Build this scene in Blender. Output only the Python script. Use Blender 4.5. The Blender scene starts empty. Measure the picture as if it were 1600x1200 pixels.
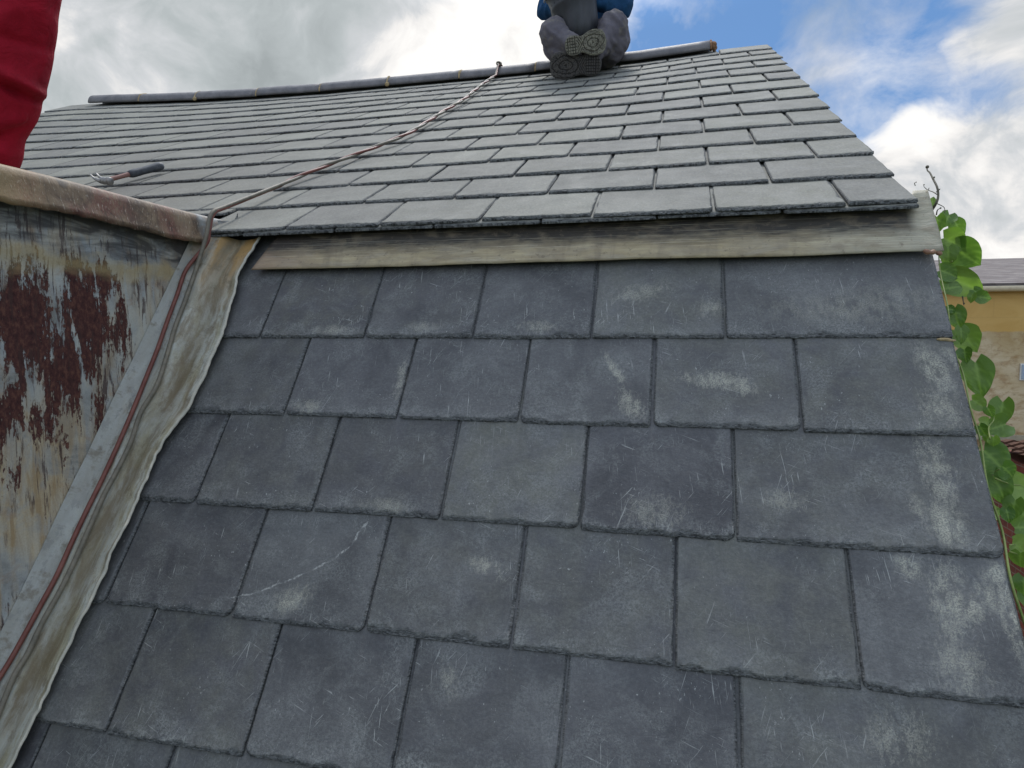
import bpy, bmesh, math, random
from mathutils import Vector, Matrix, noise as mn
from mathutils.bvhtree import BVHTree
R = math.radians
sc = bpy.context.scene
random.seed(7)

# ------------------------------------------------------------------ camera
F = 1039.12                       # focal length in pixels of a 1600 px wide frame
CAM = Vector((0.2346, -1.7783, -0.3018))
YAW, PITCH, ROLL = R(-13.5965), R(-4.2214), R(-0.073)
fw = Vector((math.sin(YAW)*math.cos(PITCH), math.cos(YAW)*math.cos(PITCH), math.sin(PITCH)))
r0 = Vector((math.cos(YAW), -math.sin(YAW), 0)); u0 = r0.cross(fw)
rt = (r0*math.cos(ROLL) + u0*math.sin(ROLL)).normalized(); up = rt.cross(fw).normalized()
cd = bpy.data.cameras.new('camera'); cam = bpy.data.objects.new('camera', cd)
sc.collection.objects.link(cam); sc.camera = cam
cd.sensor_width = 36; cd.lens = 36*F/1600; cd.clip_start = 0.02; cd.clip_end = 3000
m3 = Matrix((rt, up, -fw)).transposed()
cam.matrix_world = Matrix.Translation(CAM) @ m3.to_4x4()
def ray(px, py): return fw + rt*((px-800)/F) + up*((600-py)/F)
def atY(px, py, Y):
    d = ray(px, py); return CAM + d*((Y-CAM.y)/d.y)
def atX(px, py, X):
    d = ray(px, py); return CAM + d*((X-CAM.x)/d.x)
def hit(px, py, n, p):
    d = ray(px, py); return CAM + d*((p-CAM).dot(n)/d.dot(n))

# ------------------------------------------------------------------ exposure
sc.view_settings.view_transform = 'Standard'; sc.view_settings.look = 'None'
sc.view_settings.exposure = 0.0; sc.view_settings.gamma = 1.0
sc.cycles.use_denoising = True

# ------------------------------------------------------------------ node helpers
def lin(c):
    c = c/255.0
    return c/12.92 if c <= 0.04045 else ((c+0.055)/1.055)**2.4
def S(r, g, b, k=1.0): return (lin(r)*k, lin(g)*k, lin(b)*k, 1)
class NT:
    def __init__(s, tree): s.t = tree; s.n = tree.nodes; s.l = tree.links
    def new(s, ty, **kw):
        n = s.n.new(ty)
        for k, v in kw.items(): setattr(n, k, v)
        return n
    def put(s, sock, v):
        if v is None: return
        if isinstance(v, bpy.types.NodeSocket): s.l.new(v, sock)
        else: sock.default_value = v
    def math(s, op, a, b=None, c=None, clamp=False):
        n = s.new('ShaderNodeMath', operation=op, use_clamp=clamp)
        s.put(n.inputs[0], a); s.put(n.inputs[1], b); s.put(n.inputs[2], c); return n.outputs[0]
    def vm(s, op, a, b=None, out=0):
        n = s.new('ShaderNodeVectorMath', operation=op)
        s.put(n.inputs[0], a); s.put(n.inputs[1], b); return n.outputs[out]
    def map(s, vec, loc=(0,0,0), rot=(0,0,0), sc_=(1,1,1), ty='POINT'):
        n = s.new('ShaderNodeMapping', vector_type=ty); s.put(n.inputs[0], vec)
        n.inputs[1].default_value = loc; n.inputs[2].default_value = rot; n.inputs[3].default_value = sc_; return n.outputs[0]
    def noise(s, vec, scale, detail=4, rough=.55, dist=0, col=False):
        n = s.new('ShaderNodeTexNoise'); s.put(n.inputs['Vector'], vec)
        n.inputs['Scale'].default_value = scale; n.inputs['Detail'].default_value = detail
        n.inputs['Roughness'].default_value = rough; n.inputs['Distortion'].default_value = dist
        return n.outputs[1 if col else 0]
    def mr(s, v, a, b, c=0.0, d=1.0, smooth=False):
        n = s.new('ShaderNodeMapRange', clamp=True)
        if smooth: n.interpolation_type = 'SMOOTHSTEP'
        s.put(n.inputs[0], v)
        for i, x in enumerate((a, b, c, d)): n.inputs[i+1].default_value = x
        return n.outputs[0]
    def mix(s, fac, a, b, blend='MIX'):
        n = s.new('ShaderNodeMix', data_type='RGBA', blend_type=blend)
        s.put(n.inputs[0], fac); s.put(n.inputs[6], a); s.put(n.inputs[7], b); return n.outputs[2]
    def ramp(s, fac, stops):
        n = s.new('ShaderNodeValToRGB'); s.put(n.inputs[0], fac); e = n.color_ramp.elements
        while len(e) < len(stops): e.new(0.5)
        for i, (p, c) in enumerate(stops): e[i].position = p; e[i].color = c
        return n.outputs[0]
    def blob(s, vec, cx, cy, rx, ry, ang=0.0, soft=True):      # 1 at the centre, 0 at the ellipse
        v = s.vm('SUBTRACT', vec, (cx, cy, 0))
        v = s.map(v, rot=(0, 0, -ang)); v = s.map(v, sc_=(1/rx, 1/ry, 0))
        l = s.vm('LENGTH', v, out=1); return s.mr(l, 0.0, 1.0, 1.0, 0.0, smooth=soft)
    def bump(s, h, strength, dist, nrm=None):
        n = s.new('ShaderNodeBump'); s.put(n.inputs['Height'], h)
        n.inputs['Strength'].default_value = strength; n.inputs['Distance'].default_value = dist
        if nrm: s.l.new(nrm, n.inputs['Normal'])
        return n.outputs[0]
def mat(name):
    m = bpy.data.materials.new(name); m.use_nodes = True; t = NT(m.node_tree)
    b = t.n['Principled BSDF']; t.b = b; t.m = m
    t.tc = t.new('ShaderNodeTexCoord'); t.obj = t.tc.outputs['Object']; t.uv = t.tc.outputs['UV']
    return t
def fin(t, col=None, rough=None, nrm=None, metal=None, spec=None):
    t.put(t.b.inputs['Base Color'], col); t.put(t.b.inputs['Roughness'], rough)
    if nrm: t.l.new(nrm, t.b.inputs['Normal'])
    t.put(t.b.inputs['Metallic'], metal); t.put(t.b.inputs['Specular IOR Level'], spec); return t.m

# ------------------------------------------------------------------ sky and sun
SUN_DIR = Vector((-0.06, 0.50, 0.86)).normalized()      # bright break in the cloud above and beyond the ridge
w = bpy.data.worlds.new('World'); sc.world = w; w.use_nodes = True
t = NT(w.node_tree); bg = t.n['Background']
D = t.new('ShaderNodeTexCoord').outputs['Generated']
sky = t.new('ShaderNodeTexSky', sky_type='NISHITA'); sky.sun_disc = False
sky.sun_elevation = math.asin(SUN_DIR.z); sky.sun_rotation = math.atan2(SUN_DIR.x, SUN_DIR.y)
sky.air_density = 1.0; sky.dust_density = 0.6; sky.ozone_density = 1.5
def lobe(px, py, rad):                       # soft patch of sky round one direction
    d = ray(px, py).normalized()
    c = math.cos(math.atan(rad/F))
    return t.mr(t.vm('DOT_PRODUCT', D, tuple(d), out=1), c, 1.0, smooth=True)
warp = t.noise(D, 3.0, 3, .5, col=True)
Dw = t.vm('ADD', t.map(D, sc_=(1, 1, 1.5)), t.vm('SCALE', t.vm('SUBTRACT', warp, (.5, .5, .5))))
t.n[-1].inputs[3].default_value = .35 if t.n[-1].operation == 'SCALE' else 0
for n in t.n:
    if n.type == 'VECT_MATH' and n.operation == 'SCALE': n.inputs[3].default_value = .35
n1 = t.noise(Dw, 5.0, 9, .56); n2 = t.noise(Dw, 2.2, 4, .5); n3 = t.noise(t.map(D, loc=(3, 1, 7), sc_=(1, 1, 1.4)), 7.0, 8, .6, .4)
cover = t.math('ADD', t.math('MULTIPLY', n1, .9), t.math('MULTIPLY', n2, .45))
for (px, py, rad, a) in ((745, 0, 95, -.24), (1180, 60, 250, -.36), (1040, 20, 150, -.22), (1330, 175, 130, -.26), (1590, 185, 90, -.20),
                         (1330, 60, 190, -.20), (1130, 100, 200, -.14), (700, 20, 60, -.1), (1545, 55, 150, .10), (1480, 300, 240, .27), (1560, 175, 90, -.16), (1500, 90, 90, -.10), (1590, 330, 160, .25),
                         (300, 60, 620, .42), (640, 90, 260, .25), (960, 60, 110, .22), (860, 85, 110, .22), (1235, 8, 60, .20), (820, 20, 60, -.10), (1340, 330, 160, .2)):
    cover = t.math('ADD', cover, t.math('MULTIPLY', lobe(px, py, rad), a))
cm = t.mr(cover, .52, .78, smooth=True)
veil = t.mr(n3, .40, .72, 0.0, .75)
cm = t.math('MAXIMUM', cm, veil)
n4 = t.noise(Dw, 11.0, 8, .6, .2)
br = t.math('ADD', t.math('MULTIPLY', t.math('SUBTRACT', n1, .5), 1.3), t.math('ADD', t.math('MULTIPLY', t.math('SUBTRACT', n4, .5), .75), .70))
for (px, py, rad, a) in ((200, 120, 480, -.12), (120, 200, 200, .14), (610, 100, 190, .30), (590, 90, 70, .16), (500, 30, 160, -.10), (860, 80, 220, .35), (960, 60, 150, .3),
                         (1470, 260, 240, .22), (1400, 170, 110, .2), (740, 130, 150, .15), (1570, 60, 110, -.08)):
    br = t.math('ADD', br, t.math('MULTIPLY', lobe(px, py, rad), a))
cc = t.ramp(t.mr(br, .35, 1.15), [(0.0, S(164, 171, 173)), (.32, S(186, 193, 195)), (.6, S(212, 215, 218)), (.8, S(244, 242, 240)), (1.0, (1.05, 1.03, 1.0, 1))])
blue = t.mix(1.0, t.vm('SCALE', sky.outputs[0]), (1, 1, 1, 1), 'MULTIPLY')
for n in t.n:
    if n.type == 'VECT_MATH' and n.operation == 'SCALE' and n.inputs[0].links and n.inputs[0].links[0].from_node == sky: n.inputs[3].default_value = .105
skyblue = t.mix(.65, blue, S(84, 142, 208))
# brighter cloud high overhead, where the sun works through it
zen = t.mr(t.vm('DOT_PRODUCT', D, tuple(SUN_DIR), out=1), .80, .985, 1.0, 5.0, smooth=True)
back = t.mr(t.vm('DOT_PRODUCT', D, tuple(Vector((.25, -.85, .45)).normalized()), out=1), .1, .9, 1.0, 1.9, smooth=True)
zen = t.math('MULTIPLY', zen, back)
out = t.mix(cm, skyblue, cc)
t.l.new(out, bg.inputs[0]); t.l.new(t.math('MULTIPLY', zen, 1.0), bg.inputs[1])
sd = bpy.data.lights.new('sun', 'SUN'); so = bpy.data.objects.new('sun', sd); sc.collection.objects.link(so)
sd.energy = 2.3; sd.angle = R(7); sd.color = (1, .96, .90)
so.rotation_euler = SUN_DIR.to_track_quat('Z', 'Y').to_euler()

# ------------------------------------------------------------------ object helpers
def obj(name, me, m=None, parent=None, smooth=False):
    if isinstance(me, bmesh.types.BMesh):
        b = me; me = bpy.data.meshes.new(name); b.normal_update(); b.to_mesh(me); b.free()
    o = bpy.data.objects.new(name, me); sc.collection.objects.link(o)
    if m: me.materials.append(m)
    if smooth: me.polygons.foreach_set('use_smooth', [True]*len(me.polygons))
    if parent: o.parent = parent; o.matrix_parent_inverse = parent.matrix_world.inverted()
    return o
def empty(name, loc):
    o = bpy.data.objects.new(name, None); sc.collection.objects.link(o); o.location = loc
    o.empty_display_size = .1; o.matrix_world = Matrix.Translation(loc); return o
def tag(o, label=None, cat=None, group=None, kind=None):
    if label: o['label'] = label
    if cat: o['category'] = cat
    if group: o['group'] = group
    if kind: o['kind'] = kind
    return o
def pydata(name, V, Fc):
    me = bpy.data.meshes.new(name); me.from_pydata([tuple(v) for v in V], [], Fc); me.update(); return me
def box(bm, a, b, M=None):
    x0, y0, z0 = a; x1, y1, z1 = b
    v = [bm.verts.new((M @ Vector(p)) if M else p) for p in
         ((x0,y0,z0),(x1,y0,z0),(x1,y1,z0),(x0,y1,z0),(x0,y0,z1),(x1,y0,z1),(x1,y1,z1),(x0,y1,z1))]
    for f in ((0,3,2,1),(4,5,6,7),(0,1,5,4),(1,2,6,5),(2,3,7,6),(3,0,4,7)): bm.faces.new([v[i] for i in f])
def prism(bm, pts, vec):
    a = [bm.verts.new(p) for p in pts]; b = [bm.verts.new(Vector(p)+Vector(vec)) for p in pts]
    n = len(a); bm.faces.new(a); bm.faces.new(b[::-1])
    for i in range(n): bm.faces.new((a[i], b[i], b[(i+1) % n], a[(i+1) % n]))
    bmesh.ops.recalc_face_normals(bm, faces=bm.faces)
def catmull(P, n=8):
    P = [Vector(p) for p in P]; P = [P[0]*2-P[1]] + P + [P[-1]*2-P[-2]]; out = []
    for i in range(1, len(P)-2):
        for k in range(n):
            s = k/n; a, b, c, d = P[i-1:i+3]
            out.append(.5*((2*b)+(c-a)*s+(2*a-5*b+4*c-d)*s*s+(3*b-a-3*c+d)*s**3))
    out.append(P[-2]); return out
def tube(bm, P, rad, seg=8, cap=True, squash=None):
    """rad: number or list"""
    n = len(P); rings = []
    up_ = Vector((0, 0, 1)); prev = None
    for i, p in enumerate(P):
        tg = (P[min(i+1, n-1)]-P[max(i-1, 0)]).normalized()
        if prev is None:
            a = tg.orthogonal().normalized()
        else:
            a = (prev - tg*prev.dot(tg)).normalized()
        prev = a; b = tg.cross(a)
        r = rad[i] if isinstance(rad, (list, tuple)) else rad
        rings.append([bm.verts.new(p + (a*math.cos(2*math.pi*k/seg)+b*math.sin(2*math.pi*k/seg))*r) for k in range(seg)])
    for i in range(n-1):
        for k in range(seg):
            bm.faces.new((rings[i][k], rings[i][(k+1) % seg], rings[i+1][(k+1) % seg], rings[i+1][k]))
    if cap: bm.faces.new(rings[0][::-1]); bm.faces.new(rings[-1])
def ball(bm, c, r, sx=1, sy=1, sz=1, M=None):
    T = Matrix.Translation(c) @ (M.to_4x4() if M else Matrix.Identity(4)) @ Matrix.Diagonal((r*sx, r*sy, r*sz, 1))
    bmesh.ops.create_uvsphere(bm, u_segments=16, v_segments=10, radius=1, matrix=T)
def cone(bm, a, b, ra, rb, seg=16):
    a, b = Vector(a), Vector(b); P = [a.lerp(b, k/6) for k in range(7)]
    tube(bm, P, [ra+(rb-ra)*k/6 for k in range(7)], seg); ball(bm, a, ra*.999); ball(bm, b, rb*.999)
def remesh(bm, vox, smooth_it=3):
    """overlapping shapes of a bmesh melted into one continuous surface"""
    me = bpy.data.meshes.new('tmp'); bm.to_mesh(me); bm.free()
    o = bpy.data.objects.new('tmp', me); sc.collection.objects.link(o)
    md = o.modifiers.new('r', 'REMESH'); md.mode = 'VOXEL'; md.voxel_size = vox; md.use_smooth_shade = True
    ms = o.modifiers.new('s', 'SMOOTH'); ms.iterations = smooth_it; ms.factor = .5
    dg = bpy.context.evaluated_depsgraph_get(); dg.update()
    r = bpy.data.meshes.new_from_object(o.evaluated_get(dg))
    bpy.data.objects.remove(o); bpy.data.meshes.remove(me)
    r.polygons.foreach_set('use_smooth', [True]*len(r.polygons)); return r
def displace(me, fn):
    nr = [v.normal.copy() for v in me.vertices]
    for v, n in zip(me.vertices, nr): v.co = v.co + n*fn(v.co, n)
    me.update()
def fbm(p, o=3):
    a, s = 0, 1
    for _ in range(o): a += mn.noise(p)*s; s *= .5; p = p*2.03
    return a

# ------------------------------------------------------------------ roof geometry
A, B = R(55.7041), R(28.0657)
YO, ZO = .11787, .10
nL = Vector((0, -math.sin(A), math.cos(A))); nU = Vector((0, -math.sin(B), math.cos(B)))
SAG = [(-4.6, .060), (-4.2, .052), (-3.7, .026), (-3.2, -.002), (-2.7, -.019), (-2.2, -.028), (-1.6, -.030), (-.66, -.031), (0, -.022), (.43, .000), (.75, .006), (1, .006)]
def sag(x):
    for (a, p), (b, q) in zip(SAG, SAG[1:]):
        if x <= b: return p+(q-p)*max(0, (x-a)/(b-a))
    return SAG[-1][1]
def Lp(u, s, n=0.0): return Vector((u, s*math.cos(A)-n*math.sin(A), s*math.sin(A)+n*math.cos(A)))
def Up(u, s, n=0.0): return Vector((u, YO+s*math.cos(B)-n*math.sin(B), ZO+s*math.sin(B)+n*math.cos(B)+sag(u)*max(0, s)/2.9))
SR = 2.9                                          # ridge
YR, ZR = YO+SR*math.cos(B), ZO+SR*math.sin(B)
XL, XR, XRU, XD = -4.52, .807, .780, -1.13        # verge left/right, right verge of upper slope, dormer cheek
def onL(px, py, n=0.0):
    p = hit(px, py, nL, nL*n); return p.x, (p-nL*n).z/math.sin(A)
def onU(px, py, n=0.0):
    o = Vector((0, YO, ZO))+nU*n; p = hit(px, py, nU, o); return p.x, (p-o).z/math.sin(B)

# ------------------------------------------------------------------ materials
def slate_mat(name, lower):
    t = mat(name)
    at = t.new('ShaderNodeAttribute', attribute_name='sl'); sp = t.new('ShaderNodeSeparateColor'); t.l.new(at.outputs['Color'], sp.inputs[0])
    r1, r2, r3 = sp.outputs[0], sp.outputs[1], sp.outputs[2]; bd = at.outputs['Alpha']
    uv = t.uv
    cmb = t.new('ShaderNodeCombineXYZ'); t.put(cmb.inputs[0], t.math('MULTIPLY', r1, 37)); t.put(cmb.inputs[1], t.math('MULTIPLY', r2, 23)); t.put(cmb.inputs[2], t.math('MULTIPLY', r3, 11))
    v = t.vm('ADD', uv, cmb.outputs[0])                    # every slate its own patch of stone
    big = t.noise(v, 5, 4, .55, .6); mid = t.noise(v, 16, 5, .6, .3); fine = t.noise(v, 160, 5, .7)
    if lower: a, b_, c_ = S(69, 69, 71), S(91, 91, 92), S(94, 94, 88)
    else: a, b_, c_ = S(111, 110, 104), S(122, 121, 114), S(117, 116, 107)  # same stone set paler: the upper slope's brighter light painted into its colour
    base = t.mix(t.mr(big, .36, .64), a, b_)
    base = t.mix(t.math('MULTIPLY', t.mr(r2, .35, 1.0), t.mr(mid, .35, .7)), base, c_)
    base = t.mix(.75 if lower else .6, base, t.ramp(r1, [(0, (.80, .79, .82, 1)), (.5, (.97, .97, .97, 1)), (1, (1.16, 1.17, 1.13, 1))]), 'MULTIPLY')
    base = t.mix(.5, base, t.ramp(fine, [(.28, (.60, .61, .63, 1)), (.5, (1, 1, 1, 1)), (.70, (1.55, 1.55, 1.52, 1))]), 'MULTIPLY')
    grain = t.noise(t.map(v, sc_=(1.0, .32, 1)), 95, 5, .7, .4); base = t.mix(.22, base, t.ramp(grain, [(.3, (.72, .73, .75, 1)), (.5, (1, 1, 1, 1)), (.7, (1.35, 1.34, 1.3, 1))]), 'MULTIPLY')
    gl = t.noise(v, 420, 3, .8); base = t.mix(.35, base, t.ramp(gl, [(.3, (.7, .7, .7, 1)), (.7, (1.35, 1.35, 1.33, 1))]), 'MULTIPLY')
    pale = S(154, 155, 151)
    dusty = S(127, 129, 126)
    # cloudy dusting, heavier near the tail of each slate
    dn = t.noise(v, 11, 6, .65, .8)
    d1 = t.mr(dn, .46, .70, 0, .80)
    tail = t.mr(bd, .0, .07, 1, 0, smooth=True)
    d1 = t.math('ADD', d1, t.math('MULTIPLY', tail, t.mr(t.noise(v, 24, 4, .6), .38, .68, 0, .9)))
    d1 = t.math('MULTIPLY', d1, t.mr(t.noise(v, 210, 4, .8), .44, .56, .1, 1))
    k = 1.0 if lower else .30
    base = t.mix(t.math('MULTIPLY', d1, .75*k, clamp=True), base, dusty)
    # scratches: long thin stretched streaks in two directions
    for ang, sc_, lo_, hi_, am in ((1.45, (14, 330, 1), .655, .69, .8), (.35, (16, 380, 1), .67, .70, .7), (-.9, (14, 330, 1), .67, .70, .7), (1.9, (9, 240, 1), .68, .71, .7)):
        sv = t.map(t.map(v, rot=(0, 0, ang)), sc_=sc_)
        s_ = t.mr(t.noise(sv, 1.0, 3, .6, .3), lo_, hi_, 0, am)
        s_ = t.math('MULTIPLY', s_, t.mr(t.noise(v, 9, 3, .5), .52, .60))
        base = t.mix(t.math('MULTIPLY', s_, k), base, pale)
    # white flecks
    fl = t.mr(t.noise(t.map(v, sc_=(1.6, .8, 1)), 120, 3, .75), .66, .69, 0, .9)
    fl = t.math('MULTIPLY', fl, t.mr(t.noise(v, 13, 3, .5), .46, .60))
    base = t.mix(t.math('MULTIPLY', fl, k), base, pale)
    if lower:                                              # mortar smears and scuffs where the photograph has them
        smear = S(186, 184, 166)
        gr = t.noise(t.map(uv, sc_=(1.7, .8, 1)), 95, 5, .75); gr2 = t.noise(t.map(uv, sc_=(1.5, .8, 1)), 34, 5, .65); fleck = t.noise(uv, 330, 3, .8)
        tot = None
        for (px, py, rx, ry, ang, am, th) in ((1462, 575, .030, .075, .25, 1.0, .45), (1470, 640, .045, .06, 0, .75, .52), (1495, 560, .02, .04, .5, .8, .5),
                (1465, 735, .035, .11, .15, .75, .52), (1480, 820, .035, .055, 0, 1.0, .47), (1440, 795, .02, .035, .4, .7, .52), (1421, 885, .028, .022, -.5, 1.0, .45),
                (1485, 940, .035, .085, -.1, .85, .5), (1560, 895, .028, .02, .5, 1.1, .42), (1530, 940, .075, .03, .7, .85, .50), (1590, 980, .022, .12, .2, 1.0, .46),
                (1120, 592, .10, .028, -.1, .85, .53), (1160, 600, .05, .03, -.4, .8, .53), (1330, 480, .20, .05, 0, .42, .47), (1390, 465, .13, .045, 0, .35, .46),
                (1000, 455, .10, .035, .2, .55, .55), (1110, 480, .04, .035, 0, .55, .55), (985, 630, .03, .05, .6, .85, .52), (960, 575, .013, .06, .55, .9, .5),
                (455, 935, .05, .03, .5, .8, .5), (760, 885, .05, .022, -.3, .75, .52), (625, 590, .02, .07, 0, .75, .54), (480, 635, .045, .025, 0, .6, .52),
                (520, 515, .07, .02, 0, .6, .5), (660, 510, .05, .02, 0, .5, .5), (840, 510, .06, .022, 0, .6, .52), (600, 790, .07, .022, 0, .5, .5), (1020, 800, .09, .05, 0, .45, .56),
                (700, 1060, .02, .05, .5, .5, .55), (1230, 780, .05, .03, 0, .5, .55), (1500, 1040, .05, .06, .3, .6, .53), (1405, 1150, .07, .05, .3, .5, .55)):
            u_, s_ = onL(px, py)
            g = t.blob(uv, u_, s_, rx*1.55, ry*1.55, ang)
            g = t.math('MULTIPLY', t.mr(t.math('ADD', gr, t.math('MULTIPLY', g, .26)), th+.075, th+.125), t.math('MULTIPLY', g, am, clamp=True))
            g = t.math('MULTIPLY', g, t.mr(gr2, .40, .54, .12, 1)); g = t.math('MULTIPLY', g, t.mr(fleck, .44, .54, .2, 1))
            tot = g if tot is None else t.math('MAXIMUM', tot, g)
        base = t.mix(t.math('MULTIPLY', tot, .70, clamp=True), base, smear)
        # one long crack filled with pale dust on the fourth course
        pts = [(355, 935), (400, 925), (440, 910), (480, 893), (520, 872), (548, 850), (562, 825), (575, 812)]
        wv = t.vm('ADD', uv, t.vm('MULTIPLY', t.vm('SUBTRACT', t.noise(uv, 60, 3, .6, col=True), (.5, .5, .5)), (.012, .012, 0)))
        tot = None
        for p, q in zip(pts, pts[1:]):
            a_, b2 = onL(*p), onL(*q); cx, cy = (a_[0]+b2[0])/2, (a_[1]+b2[1])/2
            L_ = math.hypot(b2[0]-a_[0], b2[1]-a_[1]); an = math.atan2(b2[1]-a_[1], b2[0]-a_[0])
            g = t.blob(wv, cx, cy, L_*.62, .0032, an)
            tot = g if tot is None else t.math('MAXIMUM', tot, g)
        base = t.mix(t.math('MULTIPLY', t.math('MULTIPLY', tot, 1.4, clamp=True), t.mr(gr, .38, .55)), base, pale)
    ch = t.new('ShaderNodeAttribute', attribute_name='chip').outputs['Fac']
    base = t.mix(t.math('MULTIPLY', ch, .8 if lower else .9), base, t.mix(t.mr(t.noise(t.map(v, sc_=(1, 3, 1)), 90, 4, .7, .8), .38, .62), S(30, 31, 34), S(118, 120, 120)))
    h1 = t.noise(t.map(v, sc_=(1, 1.6, 1)), 34, 6, .65, .5); h2 = t.noise(v, 280, 4, .7); h3 = t.noise(t.map(v, sc_=(1.3, 5, 1)), 60, 4, .7, 1.2)
    nb = t.bump(h1, .35, .004); nb = t.bump(h2, .25, .0012, nb)
    bs = t.new('ShaderNodeBump'); t.l.new(h3, bs.inputs['Height']); bs.inputs['Distance'].default_value = .005
    t.l.new(t.math('MULTIPLY', ch, 1.0), bs.inputs['Strength']); t.l.new(nb, bs.inputs['Normal'])
    return fin(t, base, t.mr(mid, .3, .7, .50, .68) if lower else t.mr(mid, .3, .7, .74, .88), bs.outputs[0], spec=.42 if lower else .2)
M_slL = slate_mat('slate_steep', True)
M_slU = slate_mat('slate_upper_lit', False)

def simple(name, c1, c2, scale=20, rough=.7, bump=.3, bd=.004, detail=5, stretch=(1, 1, 1), spec=.4, metal=0.0):
    t = mat(name); v = t.map(t.obj, sc_=stretch); n = t.noise(v, scale, detail, .6, .3); n2 = t.noise(v, scale*6, 4, .7)
    c = t.mix(t.mr(n, .3, .7), c1, c2); c = t.mix(.5, c, t.ramp(n2, [(.3, (.75, .75, .75, 1)), (.7, (1.25, 1.25, 1.25, 1))]), 'MULTIPLY')
    nb = t.bump(n, bump, bd); nb = t.bump(n2, bump*.6, bd*.3, nb)
    return fin(t, c, t.mr(n2, .3, .7, rough-.08, rough+.08), nb, metal, spec)
M_deck = simple('underlay_felt', S(40, 40, 42), S(55, 53, 50), 8, .9)
M_ridge = simple('clay_ridge', S(92, 90, 92), S(122, 118, 118), 14, .62, .3, .003)
M_mortar = simple('mortar', S(140, 120, 88), S(178, 158, 120), 60, .95, .8, .006)
M_mortar_o = simple('mortar_orange', S(112, 82, 60), S(150, 114, 84), 60, .95, .8, .006)
M_render = simple('house_render', S(150, 140, 120), S(180, 172, 150), 3, .9, .3, .01)
M_timber = simple('timber', S(120, 95, 70), S(150, 125, 95), 12, .8, .3, .003, stretch=(1, 8, 8))
M_glass = fin(mat('window_glass'), (.03, .04, .05, 1), .08, spec=.6)
M_white = simple('white_paint', S(205, 205, 200), S(225, 225, 220), 9, .5, .15, .002)
M_felt_roof = simple('dormer_roof_metal', S(112, 108, 100), S(140, 134, 120), 4, .6, .3, .004)

def brick_mat(name, c1, c2, mo, scale=1.0, axes='xz'):
    t = mat(name)
    sp = t.new('ShaderNodeSeparateXYZ'); t.l.new(t.obj, sp.inputs[0]); cb = t.new('ShaderNodeCombineXYZ')
    t.l.new(t.math('ADD', sp.outputs[0], sp.outputs[1]), cb.inputs[0]); t.l.new(sp.outputs[2], cb.inputs[1])
    b = t.new('ShaderNodeTexBrick'); t.l.new(cb.outputs[0], b.inputs['Vector'])
    b.inputs['Scale'].default_value = 1/scale; b.inputs['Brick Width'].default_value = .225; b.inputs['Row Height'].default_value = .075
    b.inputs['Mortar Size'].default_value = .006; b.inputs['Color1'].default_value = c1; b.inputs['Color2'].default_value = c2; b.inputs['Mortar'].default_value = mo
    n = t.noise(t.obj, 12, 5, .65); c = t.mix(.7, b.outputs[0], t.ramp(n, [(.3, (.6, .6, .6, 1)), (.7, (1.3, 1.3, 1.3, 1))]), 'MULTIPLY')
    return fin(t, c, .9, t.bump(t.math('SUBTRACT', n, b.outputs[1]), .6, .006))
M_brick = brick_mat('red_brick', S(128, 62, 48), S(104, 50, 40), S(120, 105, 92))

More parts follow.
